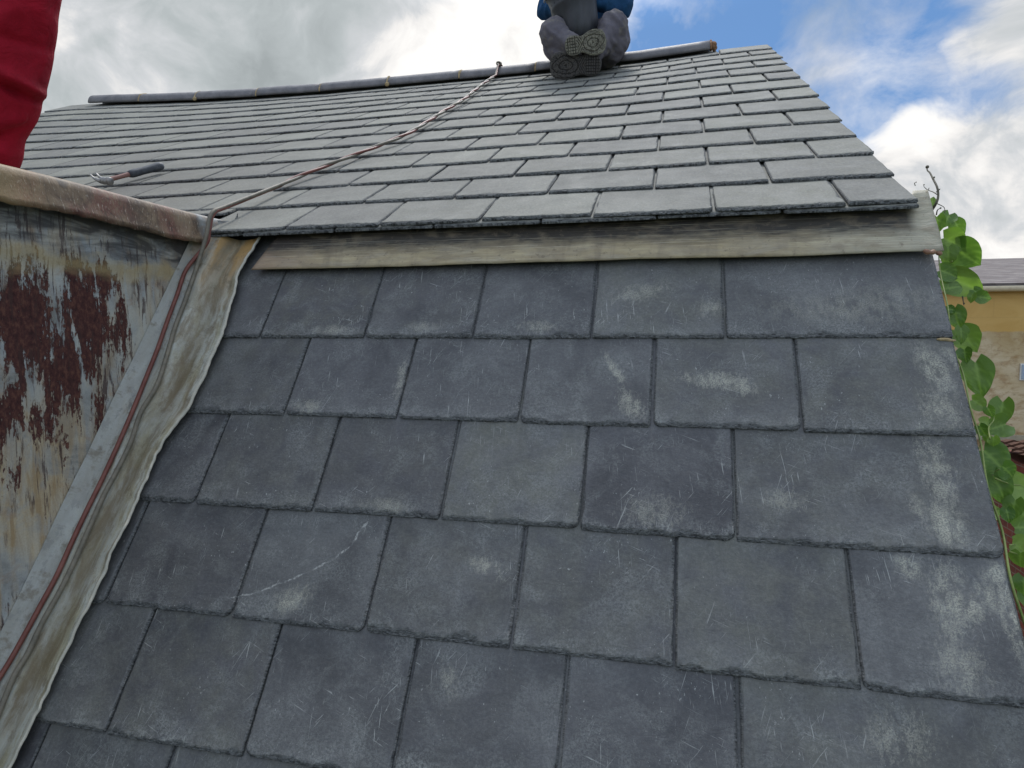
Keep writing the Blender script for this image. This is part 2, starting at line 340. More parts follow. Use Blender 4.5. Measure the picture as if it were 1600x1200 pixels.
# ------------------------------------------------------------------ one slate
def slate_geo(V, Fc, UVs, SL, CH, fn, ua, ub, s0, Ln, th, drop, res, rnd, slant=0.0, clip_left=None):
    """adds one riven slate to the lists; ua..ub across, tail at s0, head at s0+Ln"""
    wd = ub-ua; e = th
    fine, mid = (.0042, .03) if res == 2 else ((.008, .05) if res == 1 else (.02, .09))
    nc = max(6, int(wd/fine))
    cols = [0, .0015, .0035, .006] + [.009+(wd-.018)*k/nc for k in range(nc+1)] + [wd-.006, wd-.0035, wd-.0015, wd]
    if res == 2: rows = [0, .0015, .003, .005, .0075, .0105, .014, .018, .023, .030, .04, .06, .085, .115, .15, .19, .235, .28, Ln]
    elif res == 1: rows = [0, .002, .004, .007, .011, .016, .026, .05, .09, .14, .2, .27, Ln]
    else: rows = [0, .003, .007, .014, .04, .12, .27, Ln]; cols = [0, .003, .007]+[.012+(wd-.024)*k/nc for k in range(nc+1)]+[wd-.007, wd-.003, wd]
    base = len(V); q = rnd*97.3
    cl, cr = random.choice((.002, .004, .008, .016)), random.choice((.002, .004, .008, .018))
    tilt = random.uniform(-.0012, .0012); bow = random.uniform(-.0015, .0012); amp = random.uniform(.7, 1.25)
    deep = random.uniform(.6, .95)
    NC, NR = len(cols), len(rows)
    for j, b in enumerate(rows):
        for i, a in enumerate(cols):
            # bottom band of dressed (chipped) stone
            k1 = mn.noise(Vector((a*22, q, 0))); k2 = mn.noise(Vector((a*95, q, 3))); k3 = mn.noise(Vector((a*260, b*260, q)))
            wb = (.0055+.012*max(0, k1+.2)+.009*max(0, k2))*amp
            wl = (.0022+.004*max(0, mn.noise(Vector((b*26, q, 7)))+.1)+.003*max(0, mn.noise(Vector((b*110, q, 9)))))*amp
            wr = (.0022+.008*max(0, mn.noise(Vector((b*24, q, 17)))+.15)+.005*max(0, mn.noise(Vector((b*100, q, 19)))))*amp
            da, dc = a, wd-a
            x = max(0, 1-b/wb); y = max(0, 1-da/wl, 1-dc/wr)
            c = max(x, y); chip = deep*th*(c**.75)*(.72+.5*k3) if c > 0 else 0
            chip = min(chip, th*.88)
            nn = -drop*b/Ln - chip + tilt*(a/wd-.5)*2 + bow*math.sin(math.pi*a/wd)
            if c == 0: nn += .0003*mn.noise(Vector((a*40, b*40, q)))
            # ragged outline and knocked-off corners
            bo = .0016*k1+.0011*k2
            if a < cl: bo += cl-math.sqrt(max(0, cl*cl-(cl-a)**2))
            if dc < cr: bo += cr-math.sqrt(max(0, cr*cr-(cr-dc)**2))
            bb = b+bo*max(0, 1-b/.03)
            ao = .0010*mn.noise(Vector((b*60, q, 21)))
            if i < 3: aa = a+ao
            elif i > NC-4: aa = a-ao
            else: aa = a
            u = ua+aa+slant*(b/Ln)
            V.append(fn(u, s0+bb, nn)); UVs.append((ua+aa, s0+bb)); SL.append((rnd, (rnd*7.31) % 1, (rnd*3.77) % 1, b)); CH.append(min(1, c*2.2))
    for j in range(NR-1):
        for i in range(NC-1):
            p = base+j*NC+i; Fc.append((p, p+1, p+NC+1, p+NC))
    # edges (tail and two sides) dropped to the underside
    per = [base+j*NC for j in range(NR-1, -1, -1)]+[base+i for i in range(1, NC)]+[base+j*NC+NC-1 for j in range(1, NR)]
    low = []
    for idx in per:
        u, s = UVs[idx]; b = SL[idx][3]
        k = mn.noise(Vector((u*180, s*180, q)))
        V.append(fn(u+slant*(b/Ln)+.0008*k, s-(.0012*k+.0006 if b == 0 else 0), -drop*b/Ln-th)); UVs.append((u, s)); SL.append(SL[idx]); CH.append(1); low.append(len(V)-1)
    for k in range(len(per)-1):
        Fc.append((per[k], low[k], low[k+1], per[k+1]))
    # underside
    Fc.append(tuple(low[::-1]))
def slate_mesh(name, items):
    V, Fc, UVs, SL, CH = [], [], [], [], []
    for it in items: slate_geo(V, Fc, UVs, SL, CH, *it)
    me = pydata(name, V, Fc)
    uvl = me.uv_layers.new(name='UVMap')
    li = [0]*len(me.loops); me.loops.foreach_get('vertex_index', li)
    uvl.data.foreach_set('uv', [c for i in li for c in UVs[i]])
    a = me.attributes.new('sl', 'FLOAT_COLOR', 'POINT'); a.data.foreach_set('color', [c for v in SL for c in v])
    a = me.attributes.new('chip', 'FLOAT', 'POINT'); a.data.foreach_set('value', CH)
    return me

# ------------------------------------------------------------------ the house
house = tag(empty('house', (-1.8, 1.2, -6.5)), 'house roof of dark slate in two slopes with a rusty metal dormer at the left', 'house')
bm = bmesh.new()
# steep lower deck (a slab under the slates)
prism(bm, [Lp(XL+.02, -.01, -.026), Lp(XR-.02, -.01, -.026), Lp(XR-.02, -2.75, -.026), Lp(XL+.02, -2.75, -.026)], nL*-.05)
deckL = obj('lower_roof_slope', bm, M_deck, house)
bm = bmesh.new()
xs = [XL+.02+(XRU-.03-XL-.02)*k/24 for k in range(25)]
for a, b in zip(xs, xs[1:]):
    q = [[Up(x, s, n) for x in (a, b)] for s in (-.13, 1.4, SR-.02) for n in (-.036, -.075)]
    vs = [[bm.verts.new(p) for p in r_] for r_ in q]
    for k in (0, 2): bm.faces.new((vs[k][0], vs[k][1], vs[k+2][1], vs[k+2][0])); bm.faces.new((vs[k+1][1], vs[k+1][0], vs[k+3][0], vs[k+3][1]))
    bm.faces.new((vs[0][1], vs[0][0], vs[1][0], vs[1][1])); bm.faces.new((vs[4][0], vs[4][1], vs[5][1], vs[5][0]))
bmesh.ops.remove_doubles(bm, verts=bm.verts, dist=.0005)
deckU = obj('upper_roof_slope', bm, M_deck, house)
# walls and the far slope
bm = bmesh.new()
yb = 2*YR-Lp(0, -2.7)[1]; pr = [(0, Lp(0, -2.7)[1]+.12, -6.5), (0, Lp(0, -2.7)[1]+.12, Lp(0, -2.7)[2]-.02), (0, Lp(0, -.05, -.09)[1], Lp(0, -.05, -.09)[2]),
     (0, YO+.05, ZO-.07), (0, YR, ZR-.11), (0, 2*YR-YO, ZO-.07), (0, 2*YR-YO, -6.5)]
prism(bm, [(XL+.06, y, z) for _, y, z in pr], (XR-.045-XL-.06, 0, 0))
wall = obj('wall', bm, M_brick, house)
bm = bmesh.new()
prism(bm, [(XL, YR+.01, ZR-.015), (XL, 2*YR-YO+.2, ZO-.10), (XL, 2*YR-YO+.2, ZO-.13), (XL, YR+.01, ZR-.055)], (XRU-XL, 0, 0))
obj('rear_roof_slope', bm, simple('rear_slate', S(90, 95, 98), S(110, 114, 114), 6, .6), house)

# courses of the steep slope -----------------------------------------
sL = [-.370, -.599, -.836, -1.076, -1.315, -1.552, -1.79, -2.03, -2.27, -2.51]
JL = {0: [-.840, -.536, -.246, .046, .349], 1: [-.985, -.690, -.394, -.100, .193, .495], 2: [-.846, -.541, -.240, .057, .358],
      3: [-.975, -.656, -.353, -.054, .246, .551], 4: [-.847, -.538, -.240, .056, .352], 5: [-.99, -.688, -.392, -.096, .2, .5]}
def jl(k): return JL.get(k) or ([-.845, -.54, -.24, .056, .355] if k % 2 == 0 else [-.985, -.69, -.392, -.098, .198, .5])
cnt = 0; rest = []
for k, s0 in enumerate(sL):
    js = [XD-.17] + jl(k) + [XR]
    for a, b in zip(js, js[1:]):
        g = random.uniform(.0016, .0036)
        Ln = .50 if k else .40
        r_ = random.random(); res = 2 if k < 7 else 0
        if a > .3: r_ = .62+.2*r_
        if b < -.5: r_ *= .55
        it = (Lp, a+g, (b-g if b != XR else b+random.uniform(-.003, .003)), s0+random.uniform(-.0025, .0025), Ln, .0072, .0158, res, r_, random.uniform(-.002, .002))
        if k < 6: obj('slate', slate_mesh('slate', [it]), M_slL, deckL); cnt += 1
        else: rest.append(it)
    # left of the dormer, out of the picture
    x = XL
    while x < -3.15: rest.append((Lp, x+.002, min(x+.3, -2.9)-.002, s0, .5, .0062, .0135, 0, random.random(), 0)); x += .3
    if k >= 6:
        x = -2.9
        while x < XD-.2: rest.append((Lp, x+.002, min(x+.3, XD-.17)-.002, s0, .5, .0062, .0135, 0, random.random(), 0)); x += .3
tag(obj('slates', slate_mesh('slates', rest), M_slL, deckL), kind='stuff')

# courses of the upper slope ------------------------------------------
sU = [-.199, .020, .238, .456, .680, .912, 1.150, 1.388, 1.622, 1.852, 2.075, 2.290, 2.500, 2.700]
J0 = [-.850, -.559, -.269, .028, .327, .627]; J1 = [-.699, -.407, -.124, .176, .479]
allU = []
for k, s0 in enumerate(sU):
    js = list(J0 if k % 2 == 0 else J1)
    x = js[0]
    while x > XL+.3: x -= .293; js.insert(0, x)
    js = [XL] + [j for j in js if j > XL+.06] + [XRU]
    if k > 3: js = [js[0]]+[j+random.uniform(-.012, .012) for j in js[1:-1]]+[js[-1]]
    e = (sU[k+1] if k+1 < len(sU) else SR)-s0
    Ln = min(.50, SR+.02-s0); drop = .021*Ln/.5
    for i, (a, b) in enumerate(zip(js, js[1:])):
        ss = s0+random.uniform(-.004, .004)
        if b < XD+.1 and k == 0: ss = -.03; Ln2 = Ln-.17
        else: Ln2 = Ln
        g = random.uniform(.0022, .0042)
        # size in the picture
        P = [Up((a+b)/2+dx*(b-a)/2, s0+ds*e) for dx, ds in ((-1, 0), (1, 0), (1, 1), (-1, 1))]
        Q = [((p-CAM).dot(rt)/(p-CAM).dot(fw)*F+800, 600-(p-CAM).dot(up)/(p-CAM).dot(fw)*F) for p in P]
        ar = abs(sum(Q[i][0]*Q[(i+1) % 4][1]-Q[(i+1) % 4][0]*Q[i][1] for i in range(4)))/2
        if min(q[0] for q in Q) > 1600 or max(q[0] for q in Q) < 20 or (k < 2 and b < XD): ar = 0
        edge = b == XRU
        it = [Up, a+g, b-(g if not edge else random.uniform(-.004, .004)), ss, Ln2, .0085, drop, 0, random.random(), random.uniform(-.003, .003)]
        allU.append([ar, it])
allU.sort(key=lambda q: -q[0])
for q, (ar, it) in enumerate(allU):
    it[7] = 2 if ar > 6000 else (1 if ar > 1500 else 0)
for ar, it in allU[:100-cnt]: obj('slate', slate_mesh('slate', [tuple(it)]), M_slU, deckU)
rest = [tuple(it) for ar, it in allU[100-cnt:]]
x = XRU                                                        # short undercourse at the eaves
while x > -1.16:
    a = max(x-.295, -1.17); rest.append((Up, a+.002, x-.002, -.207+random.uniform(-.003, .003), .22, .008, .003, 1, random.random(), 0)); x -= .295
n_u = 0
def UpE(u, s, n): return Up(u, s, n-.0105)
rest = [((UpE,)+r_[1:] if r_[6] == .003 else r_) for r_ in rest]
tag(obj('slates', slate_mesh('slates', rest), M_slU, deckU), kind='stuff')

# ridge tiles ----------------------------------------------------------
rj = [-4.20, -3.733, -3.238, -2.726, -2.218, -1.705, -1.185, -.666, -.150, .431]
def ridge_pt(x, ang, r): 
    z = ZR+sag(x)-.022
    return Vector((x, YR+math.sin(ang)*r*1.12, z+math.cos(ang)*r))
for k, (a, b) in enumerate(zip(rj, rj[1:])):
    V, Fc = [], []; n = 14; jz = random.uniform(-.004, .006)
    for sgn, rr in ((0, .076), (1, .062)):
        for i in range(9):
            x = a+.006+(b-a-.012)*i/8
            for j in range(n+1):
                p = ridge_pt(x, -1.62+3.24*j/n, rr); p.z += jz*(1 if i < 5 else .3)+.0012*mn.noise(Vector((x*20, j, 0))); V.append(p)
    N = 9*(n+1)
    for i in range(8):
        for j in range(n):
            p = i*(n+1)+j; Fc.append((p, p+1, p+n+2, p+n+1)); Fc.append((N+p, N+p+n+1, N+p+n+2, N+p+1))
    for j in range(n):
        Fc.append((j+1, j, N+j, N+j+1)); p = 8*(n+1)+j; Fc.append((p, p+1, N+p+1, N+p))
    for i in range(8):
        p = i*(n+1); Fc.append((p, p+n+1, N+p+n+1, N+p)); p += n; Fc.append((p+n+1, p, N+p, N+p+n+1))
    rt_o = obj('ridge_tile', pydata('ridge_tile', V, Fc), M_ridge, house, True)
    # mortar bedding in the joint
    bm = bmesh.new(); P = [ridge_pt(b, -1.60+3.2*j/12, .072+.004*mn.noise(Vector((j*.7, k, 0)))) for j in range(13)]
    tube(bm, P, [.005+.014*abs(mn.noise(Vector((j*.9, k*3, 1)))) for j in range(13)], 6)
    if k == len(rj)-2:
        for q in range(7): ball(bm, ridge_pt(b+random.uniform(0, .03), random.uniform(-1.3, 1.3), random.uniform(.02, .06)), random.uniform(.010, .02))
    if k % 3 == 1: ball(bm, ridge_pt(b+.004, -1.56, .078), .012, 1.4, .7, 1.2)
    obj('mortar', bm, M_mortar_o if k == len(rj)-2 else M_mortar, rt_o)

# pale apron strip under the upper slates ---------------------------------
t = mat('apron_strip'); v = t.uv
g1 = t.noise(t.map(v, sc_=(4, 34, 1)), 1, 7, .75, .6); g2 = t.noise(t.map(v, sc_=(9, 30, 1)), 1, 4, .6, .8); g3 = t.noise(t.map(v, rot=(0, 0, -.9), sc_=(14, 3, 1)), 1, 4, .6, .5)
c = t.ramp(g1, [(.28, S(120, 106, 82)), (.5, S(156, 142, 112)), (.72, S(182, 168, 136))])
c = t.mix(t.mr(g2, .45, .75, 0, .7), c, S(150, 142, 126)); c = t.mix(t.mr(g3, .52, .66, 0, .6), c, S(120, 108, 90))
sx = t.new('ShaderNodeSeparateXYZ'); t.l.new(v, sx.inputs[0])
c = t.mix(t.math('MULTIPLY', t.mr(sx.outputs[0], -.95, -.70, 1, 0), .6), c, S(140, 112, 96))
c = t.mix(t.math('MULTIPLY', t.mr(sx.outputs[0], .45, .80, 0, 1), .6), c, S(166, 164, 150))
shade_stain = t.mr(t.math('ADD', sx.outputs[1], t.math('MULTIPLY', t.math('SUBTRACT', t.noise(t.map(v, sc_=(12, 60, 1)), 1, 5, .7), .5), .07)), -.108, -.072)  # eaves shadow painted into the colour, along with some streaky dark staining
shade_stain = t.math('MULTIPLY', shade_stain, t.mr(sx.outputs[0], .755, .775, 1, 0))
c = t.mix(t.math('MULTIPLY', shade_stain, .9), c, S(26, 25, 28))
ln_ = t.mr(t.noise(t.map(v, sc_=(2, 420, 1)), 1, 2, .5), .60, .68); c = t.mix(t.math('MULTIPLY', ln_, .35), c, S(215, 208, 185))
dn = t.noise(t.map(v, sc_=(1, 2, 1)), 14, 4, .6, .5)
c = t.mix(t.mr(dn, .5, .66, 0, .55), c, S(124, 112, 92)); c = t.mix(t.mr(t.noise(v, 50, 5, .7), .58, .66, 0, .6), c, S(104, 92, 76))
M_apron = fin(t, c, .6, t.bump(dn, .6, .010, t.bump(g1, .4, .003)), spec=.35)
V, Fc, UVs = [], [], []
nu, ns = 160, 16
for i in range(nu+1):
    f_ = i/nu
    for j in range(ns+1):
        s = -.150+.182*j/ns
        u = -.935+(1.757)*f_ + (.055*j/ns*(1-f_)) - (.004+.006*(j/ns) )*f_
        if u < .772: s = -.150+.150*j/ns
        wv = .0022*mn.noise(Vector((u*5, 0, 2)))+.0012*mn.noise(Vector((u*17, s*8, 5)))
        n = .014+wv + .004*(s+.15)/.15
        so_ = s + (.004*mn.noise(Vector((u*3.1, 1, 0))) if j < 2 else 0)
        V.append(Lp(u, so_, n)); UVs.append((u, s))
for i in range(nu):
    for j in range(ns): p = i*(ns+1)+j; Fc.append((p, p+ns+1, p+ns+2, p+1))
me = pydata('apron', V, Fc); uvl = me.uv_layers.new(name='UVMap')
for l in me.loops: uvl.data[l.index].uv = UVs[l.vertex_index]
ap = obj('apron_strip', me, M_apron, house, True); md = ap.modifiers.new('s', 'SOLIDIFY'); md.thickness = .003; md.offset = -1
bm = bmesh.new()                                               # curled torn end
P = [Lp(.776+.003*k, -.151-.003*math.sin(k*.5), .018-.0011*k) for k in range(14)]
tube(bm, P, [.004+.0022*math.sin(k*.7)**2 for k in range(14)], 7)
obj('curled_end', bm, simple('copper_brown', S(120, 84, 66), S(160, 125, 100), 90, .5, .4, .002), ap, True)
bm = bmesh.new(); ball(bm, Lp(XR-.02, -.374, -.006), .009, 1.6, .5, .4); ball(bm, Lp(XR-.008, -.376, -.007), .007, 1.5, .5, .4)
obj('mortar', bm, M_mortar, house)

# ------------------------------------------------------------------ dormer
t = mat('rusted_sheet'); v = t.uv                               # uv = (y, z) in metres
s1 = t.noise(t.map(v, sc_=(60, 9, 1)), 1, 6, .68, .5); s2 = t.noise(v, 9, 6, .62, .7); s3 = t.noise(t.map(v, sc_=(1.6, 1, 1)), 55, 6, .72)
s4 = t.noise(t.map(v, sc_=(22, 5, 1)), 1, 5, .6, 1.0)
c = t.ramp(s2, [(.34, S(126, 126, 122)), (.48, S(156, 160, 160)), (.62, S(180, 180, 172))])
beige = t.math('ADD', t.mr(s4, .42, .62, 0, .7), t.math('MULTIPLY', t.math('MULTIPLY', t.blob(v, -.62, -.62, .40, .30), 1.3), t.mr(s2, .36, .62)))
c = t.mix(t.math('MULTIPLY', beige, .85, clamp=True), c, t.mix(t.mr(s1, .4, .6), S(160, 138, 106), S(184, 170, 144)))
c = t.mix(t.math('MULTIPLY', t.mr(t.noise(v, 15, 5, .65, .6), .56, .74), .6), c, S(150, 116, 84))
# deep red rust in a ragged patch
def yz(px, py): p = atX(px, py, XD); return p.y, p.z
rp = None
for (px, py, rx, ry, am) in ((40, 500, .15, .24, 1.0), (130, 490, .13, .20, 1.0), (100, 560, .15, .20, .95), (190, 520, .07, .15, .65), (20, 640, .08, .16, .7), (150, 440, .12, .10, .8), (200, 600, .035, .10, .6), (-60, 520, .16, .3, 1.0), (70, 660, .10, .12, .6), (20, 740, .07, .10, .5), (150, 640, .06, .12, .5)):
    y_, z_ = yz(px, py); g = t.math('MULTIPLY', t.blob(v, y_, z_, rx, ry), am); rp = g if rp is None else t.math('MAXIMUM', rp, g)
s5 = t.noise(t.map(v, sc_=(1, .22, 1)), 150, 5, .75, .3)
rn = t.math('ADD', t.math('ADD', t.math('MULTIPLY', s1, .35), t.math('MULTIPLY', s3, .35)), t.math('MULTIPLY', s5, .30))
rust = t.mr(t.math('ADD', t.math('MULTIPLY', rp, .30), t.math('ADD', rn, t.math('MULTIPLY', t.math('SUBTRACT', s4, .5), .6))), .635, .665)
dark = t.ramp(s3, [(.35, S(48, 24, 24)), (.5, S(76, 42, 38)), (.62, S(102, 66, 54))])
c = t.mix(rust, c, dark)
drip = t.math('MULTIPLY', t.mr(t.noise(t.map(v, sc_=(75, 8, 1)), 1, 6, .75, .5), .55, .575), t.mr(t.noise(v, 7, 3, .5), .40, .50))
c = t.mix(t.math('MULTIPLY', drip, .85), c, S(66, 44, 40))
sx = t.new('ShaderNodeSeparateXYZ'); t.l.new(v, sx.inputs[0])
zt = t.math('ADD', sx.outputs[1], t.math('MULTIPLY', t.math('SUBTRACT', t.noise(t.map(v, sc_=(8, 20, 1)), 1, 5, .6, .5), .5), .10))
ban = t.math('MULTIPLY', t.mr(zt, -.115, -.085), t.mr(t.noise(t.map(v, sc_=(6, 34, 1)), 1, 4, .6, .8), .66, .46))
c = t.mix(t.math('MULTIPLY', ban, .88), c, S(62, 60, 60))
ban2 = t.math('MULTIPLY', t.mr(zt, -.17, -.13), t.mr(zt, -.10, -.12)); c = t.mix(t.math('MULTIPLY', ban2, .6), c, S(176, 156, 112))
sc_n = t.noise(v, 240, 4, .8); c = t.mix(.5, c, t.ramp(sc_n, [(.25, (.7, .7, .7, 1)), (.7, (1.25, 1.25, 1.25, 1))]), 'MULTIPLY')
hb = t.math('SUBTRACT', t.math('MULTIPLY', s3, .5), t.math('MULTIPLY', rust, .35))
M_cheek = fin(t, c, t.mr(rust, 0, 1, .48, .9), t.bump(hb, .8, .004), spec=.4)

t = mat('lead_cap'); v = t.uv
a1 = t.noise(v, 14, 6, .65, .6); a2 = t.noise(t.map(v, sc_=(3, 1, 1)), 60, 5, .7); a3 = t.noise(v, 6, 4, .5)
c = t.ramp(a1, [(.36, S(62, 50, 40)), (.47, S(96, 78, 60)), (.57, S(122, 104, 82)), (.68, S(88, 80, 70))])
c = t.mix(t.math('MULTIPLY', t.mr(a3, .46, .58, 0, .85), t.mr(a2, .38, .55)), c, S(108, 64, 52)); c = t.mix(t.mr(a2, .58, .64, 0, .7), c, S(172, 164, 146)); c = t.mix(t.mr(t.noise(t.map(v, sc_=(30, 6, 1)), 1, 5, .7), .54, .62, 0, .6), c, S(72, 58, 48))
sx = t.new('ShaderNodeSeparateXYZ'); t.l.new(v, sx.inputs[0])
c = t.mix(t.math('MULTIPLY', t.mr(sx.outputs[0], -.10, -.07), t.mr(a1, .4, .56, 1, .3)), c, S(140, 148, 150))
c = t.mix(t.math('MULTIPLY', t.mr(sx.outputs[0], -.55, -.68), .5), c, S(150, 128, 84))
nb = t.bump(a1, .4, .006); nb = t.bump(a2, .4, .002, nb)
M_cap = fin(t, c, .6, nb, spec=.4)

t = mat('lead_valley'); v = t.uv                                # uv = (across 0..1, s)
b1 = t.noise(t.map(v, sc_=(2.2, 4, 1)), 1.6, 7, .66, .3); b2 = t.noise(t.map(v, sc_=(3.2, 3.5, 1)), 2, 7, .68, .3); b3 = t.noise(t.map(v, sc_=(1, 6, 1)), 22, 5, .7)
c = t.ramp(b1, [(.25, S(128, 122, 100)), (.42, S(160, 156, 134)), (.55, S(176, 178, 170)), (.72, S(168, 160, 136))])
c = t.mix(t.mr(b2, .47, .64, 0, .75), c, S(112, 96, 70)); 
sx = t.new('ShaderNodeSeparateXYZ'); t.l.new(v, sx.inputs[0])
c = t.mix(t.math('MULTIPLY', t.mr(sx.outputs[1], -.30, -.08), t.mr(b1, .4, .58)), c, S(170, 136, 84))
trough = t.math('MULTIPLY', t.mr(sx.outputs[0], .30, .52, smooth=True), t.mr(sx.outputs[0], .86, .66, smooth=True))
c = t.mix(t.math('MULTIPLY', t.math('MULTIPLY', trough, .75), t.mr(b2, .3, .6, .4, 1)), c, S(98, 86, 64))
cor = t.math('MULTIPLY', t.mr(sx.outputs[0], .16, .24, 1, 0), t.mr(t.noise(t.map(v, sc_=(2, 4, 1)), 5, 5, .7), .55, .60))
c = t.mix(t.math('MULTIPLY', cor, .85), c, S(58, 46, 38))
c = t.mix(t.mr(t.math('ADD', sx.outputs[0], t.math('MULTIPLY', t.math('SUBTRACT', b1, .5), .9)), .42, .10, 0, .8), c, t.mix(b1, S(130, 130, 126), S(172, 174, 170)))
c = t.mix(t.mr(t.noise(t.map(v, sc_=(1.5, 6, 1)), 3, 6, .7), .54, .64, 0, .6), c, S(104, 92, 72))
c = t.mix(t.mr(sx.outputs[0], .955, .985), c, S(178, 174, 160))
c = t.mix(t.mr(b3, .62, .72, 0, .5), c, S(86, 76, 58))
nb = t.bump(b1, .4, .006); nb = t.bump(b3, .5, .003, nb)
M_valley = fin(t, c, .58, nb, spec=.4)

DT, DF, XDL = .052, -1.42, -2.85                                 # dormer top height, front, left cheek
bm = bmesh.new()
zf = Lp(0, DF/math.cos(A), -.01).z
prof = [(DF, zf-.02), (DF, DT-.012), (.03, DT-.012), (Lp(0, .04, -.05).y, Lp(0, .04, -.05).z)]
prism(bm, [(XDL, y, z) for y, z in prof], (XD-.004-XDL, 0, 0))
dormer = obj('dormer', bm, M_white, house); tag(dormer, 'dormer clad in rusty stained metal sheet')
# cheek sheet with shallow dents
V, Fc, UVs = [], [], []; ny, nz = 90, 130
for i in range(ny+1):
    y = DF+(.06-DF)*i/ny
    sl = y*math.tan(A)
    zb = max(-2.2, sl-.01)
    for j in range(nz+1):
        z = zb+(DT-.006-zb)*j/nz
        x = XD+.003*mn.noise(Vector((y*4, z*3, 0)))+.0012*mn.noise(Vector((y*14, z*11, 3)))+.0035*math.exp(-((z+.115)/.02)**2)
        fl_ = (z-sl)                                            # foot kicks out into the valley
        x += .045*math.exp(-(fl_/.05)**1.3) if fl_ > 0 else .045
        V.append((x, y, z)); UVs.append((y, z))
for i in range(ny):
    for j in range(nz): p = i*(nz+1)+j; Fc.append((p, p+nz+1, p+nz+2, p+1))
me = pydata('cheek', V, Fc); uvl = me.uv_layers.new(name='UVMap')
for l in me.loops: uvl.data[l.index].uv = UVs[l.vertex_index]
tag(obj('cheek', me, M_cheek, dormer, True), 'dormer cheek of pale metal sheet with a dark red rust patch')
# cap: flat roof sheet whose lip is folded down over the cheek
V, Fc, UVs = [], [], []; ny = 150
lipz = lambda y: -.032+.005*math.sin(y*9)+.004*mn.noise(Vector((y*12, 0, 0)))+.003*mn.noise(Vector((y*40, 0, 4)))
for i in range(ny+1):
    y = DF-.03+(.05-DF+.03)*i/ny
    zz = DT+.003*mn.noise(Vector((y*3, 5, 0))); lz = lipz(y)
    if y > -.06: lz += (y+.06)*.15
    prof = [(-.35, 0), (-.08, .002), (-.03, .003), (-.004, .003), (.010, -.001), (.019, -.008), (.023, -.022), (.026, -.045)]
    pts = [(XD+a, zz+b) for a, b in prof]+[(XD+.032+.004*mn.noise(Vector((y*18, 1, 0))), lz+.014), (XD+.036+.006*mn.noise(Vector((y*18, 1, 0))), lz), (XD+.032, lz-.001), (XD+.020, lz+.012)]
    for j, (x, z) in enumerate(pts): V.append((x, y, z)); UVs.append((y, z+x*.3))
m_ = 12
for i in range(ny):
    for j in range(m_-1): p = i*m_+j; Fc.append((p, p+1, p+m_+1, p+m_))
me = pydata('cap', V, Fc); uvl = me.uv_layers.new(name='UVMap')
for l in me.loops: uvl.data[l.index].uv = UVs[l.vertex_index]
obj('cap_flashing', me, M_cap, dormer, True)
bm = bmesh.new(); box(bm, (XDL-.05, DF-.06, DT-.010), (XD-.30, .03, DT-.001)); obj('roof', bm, M_felt_roof, dormer)
bm = bmesh.new(); box(bm, (XDL+.25, DF-.03, -1.75), (XD-.25, DF+.02, -.25)); wn = obj('window', bm, M_white, dormer)
bm = bmesh.new(); box(bm, (XDL+.33, DF-.04, -1.67), (-2.03, DF-.032, -.33)); box(bm, (-1.95, DF-.04, -1.67), (XD-.33, DF-.032, -.33)); obj('pane', bm, M_glass, wn)
# valley flashing: dressed out of the cheek foot onto the slates, wavy free edge
EDGE = [(.10, -.93), (-.018, -.940), (-.098, -.963), (-.181, -.970), (-.226, -.957), (-.357, -.941), (-.409, -.941), (-.50, -.944), (-.602, -.950), (-.684, -.982), (-.75, -.984),
        (-.828, -.987), (-.852, -.984), (-1.003, -.990), (-1.088, -.996), (-1.195, -1.003), (-1.318, -1.008), (-1.398, -1.014), (-1.7, -1.02), (-2.3, -1.03)]
def edge(s):
    for (a, p), (b, q) in zip(EDGE, EDGE[1:]):
        if s >= b: return p+(q-p)*min(1, max(0, (a-s)/(a-b)))
    return EDGE[-1][1]
V, Fc, UVs = [], [], []; na, nn_ = 26, 420
for i in range(nn_+1):
    s = -.032-2.22*i/nn_
    e = edge(s)+.005*mn.noise(Vector((s*17, 0, 0)))+.002*mn.noise(Vector((s*60, 0, 2)))*(1+2*mn.noise(Vector((s*5, 0, 9))))
    lift = .010+.006*mn.noise(Vector((s*9, 0, 6)))+.003*mn.noise(Vector((s*40, 0, 6)))
    for j in range(na+1):
        f_ = j/na; u = XD+.004+(e-XD-.004)*f_
        n = .062*(1-f_)**5*1.0 + .010+.016*math.exp(-((f_-.36)/.16)**2)-.003*math.exp(-((f_-.62)/.13)**2)
        n += lift*max(0, (f_-.75)/.25)**2 + .0025*mn.noise(Vector((u*22, s*6, 0)))
        p = Lp(u, s, n); V.append(p); UVs.append((f_, s))
    p = Lp(e+.003, s, n-.004); V.append(p); UVs.append((1, s))
    p = Lp(e-.001, s, n-.008); V.append(p); UVs.append((1, s))
    p = Lp(e-.03, s, n-.014); V.append(p); UVs.append((.97, s))
m_ = na+4
for i in range(nn_):
    for j in range(m_-1): p = i*m_+j; Fc.append((p, p+m_, p+m_+1, p+1))
me = pydata('valley', V, Fc); uvl = me.uv_layers.new(name='UVMap')
for l in me.loops: uvl.data[l.index].uv = UVs[l.vertex_index]
obj('valley_flashing', me, M_valley, dormer, True)

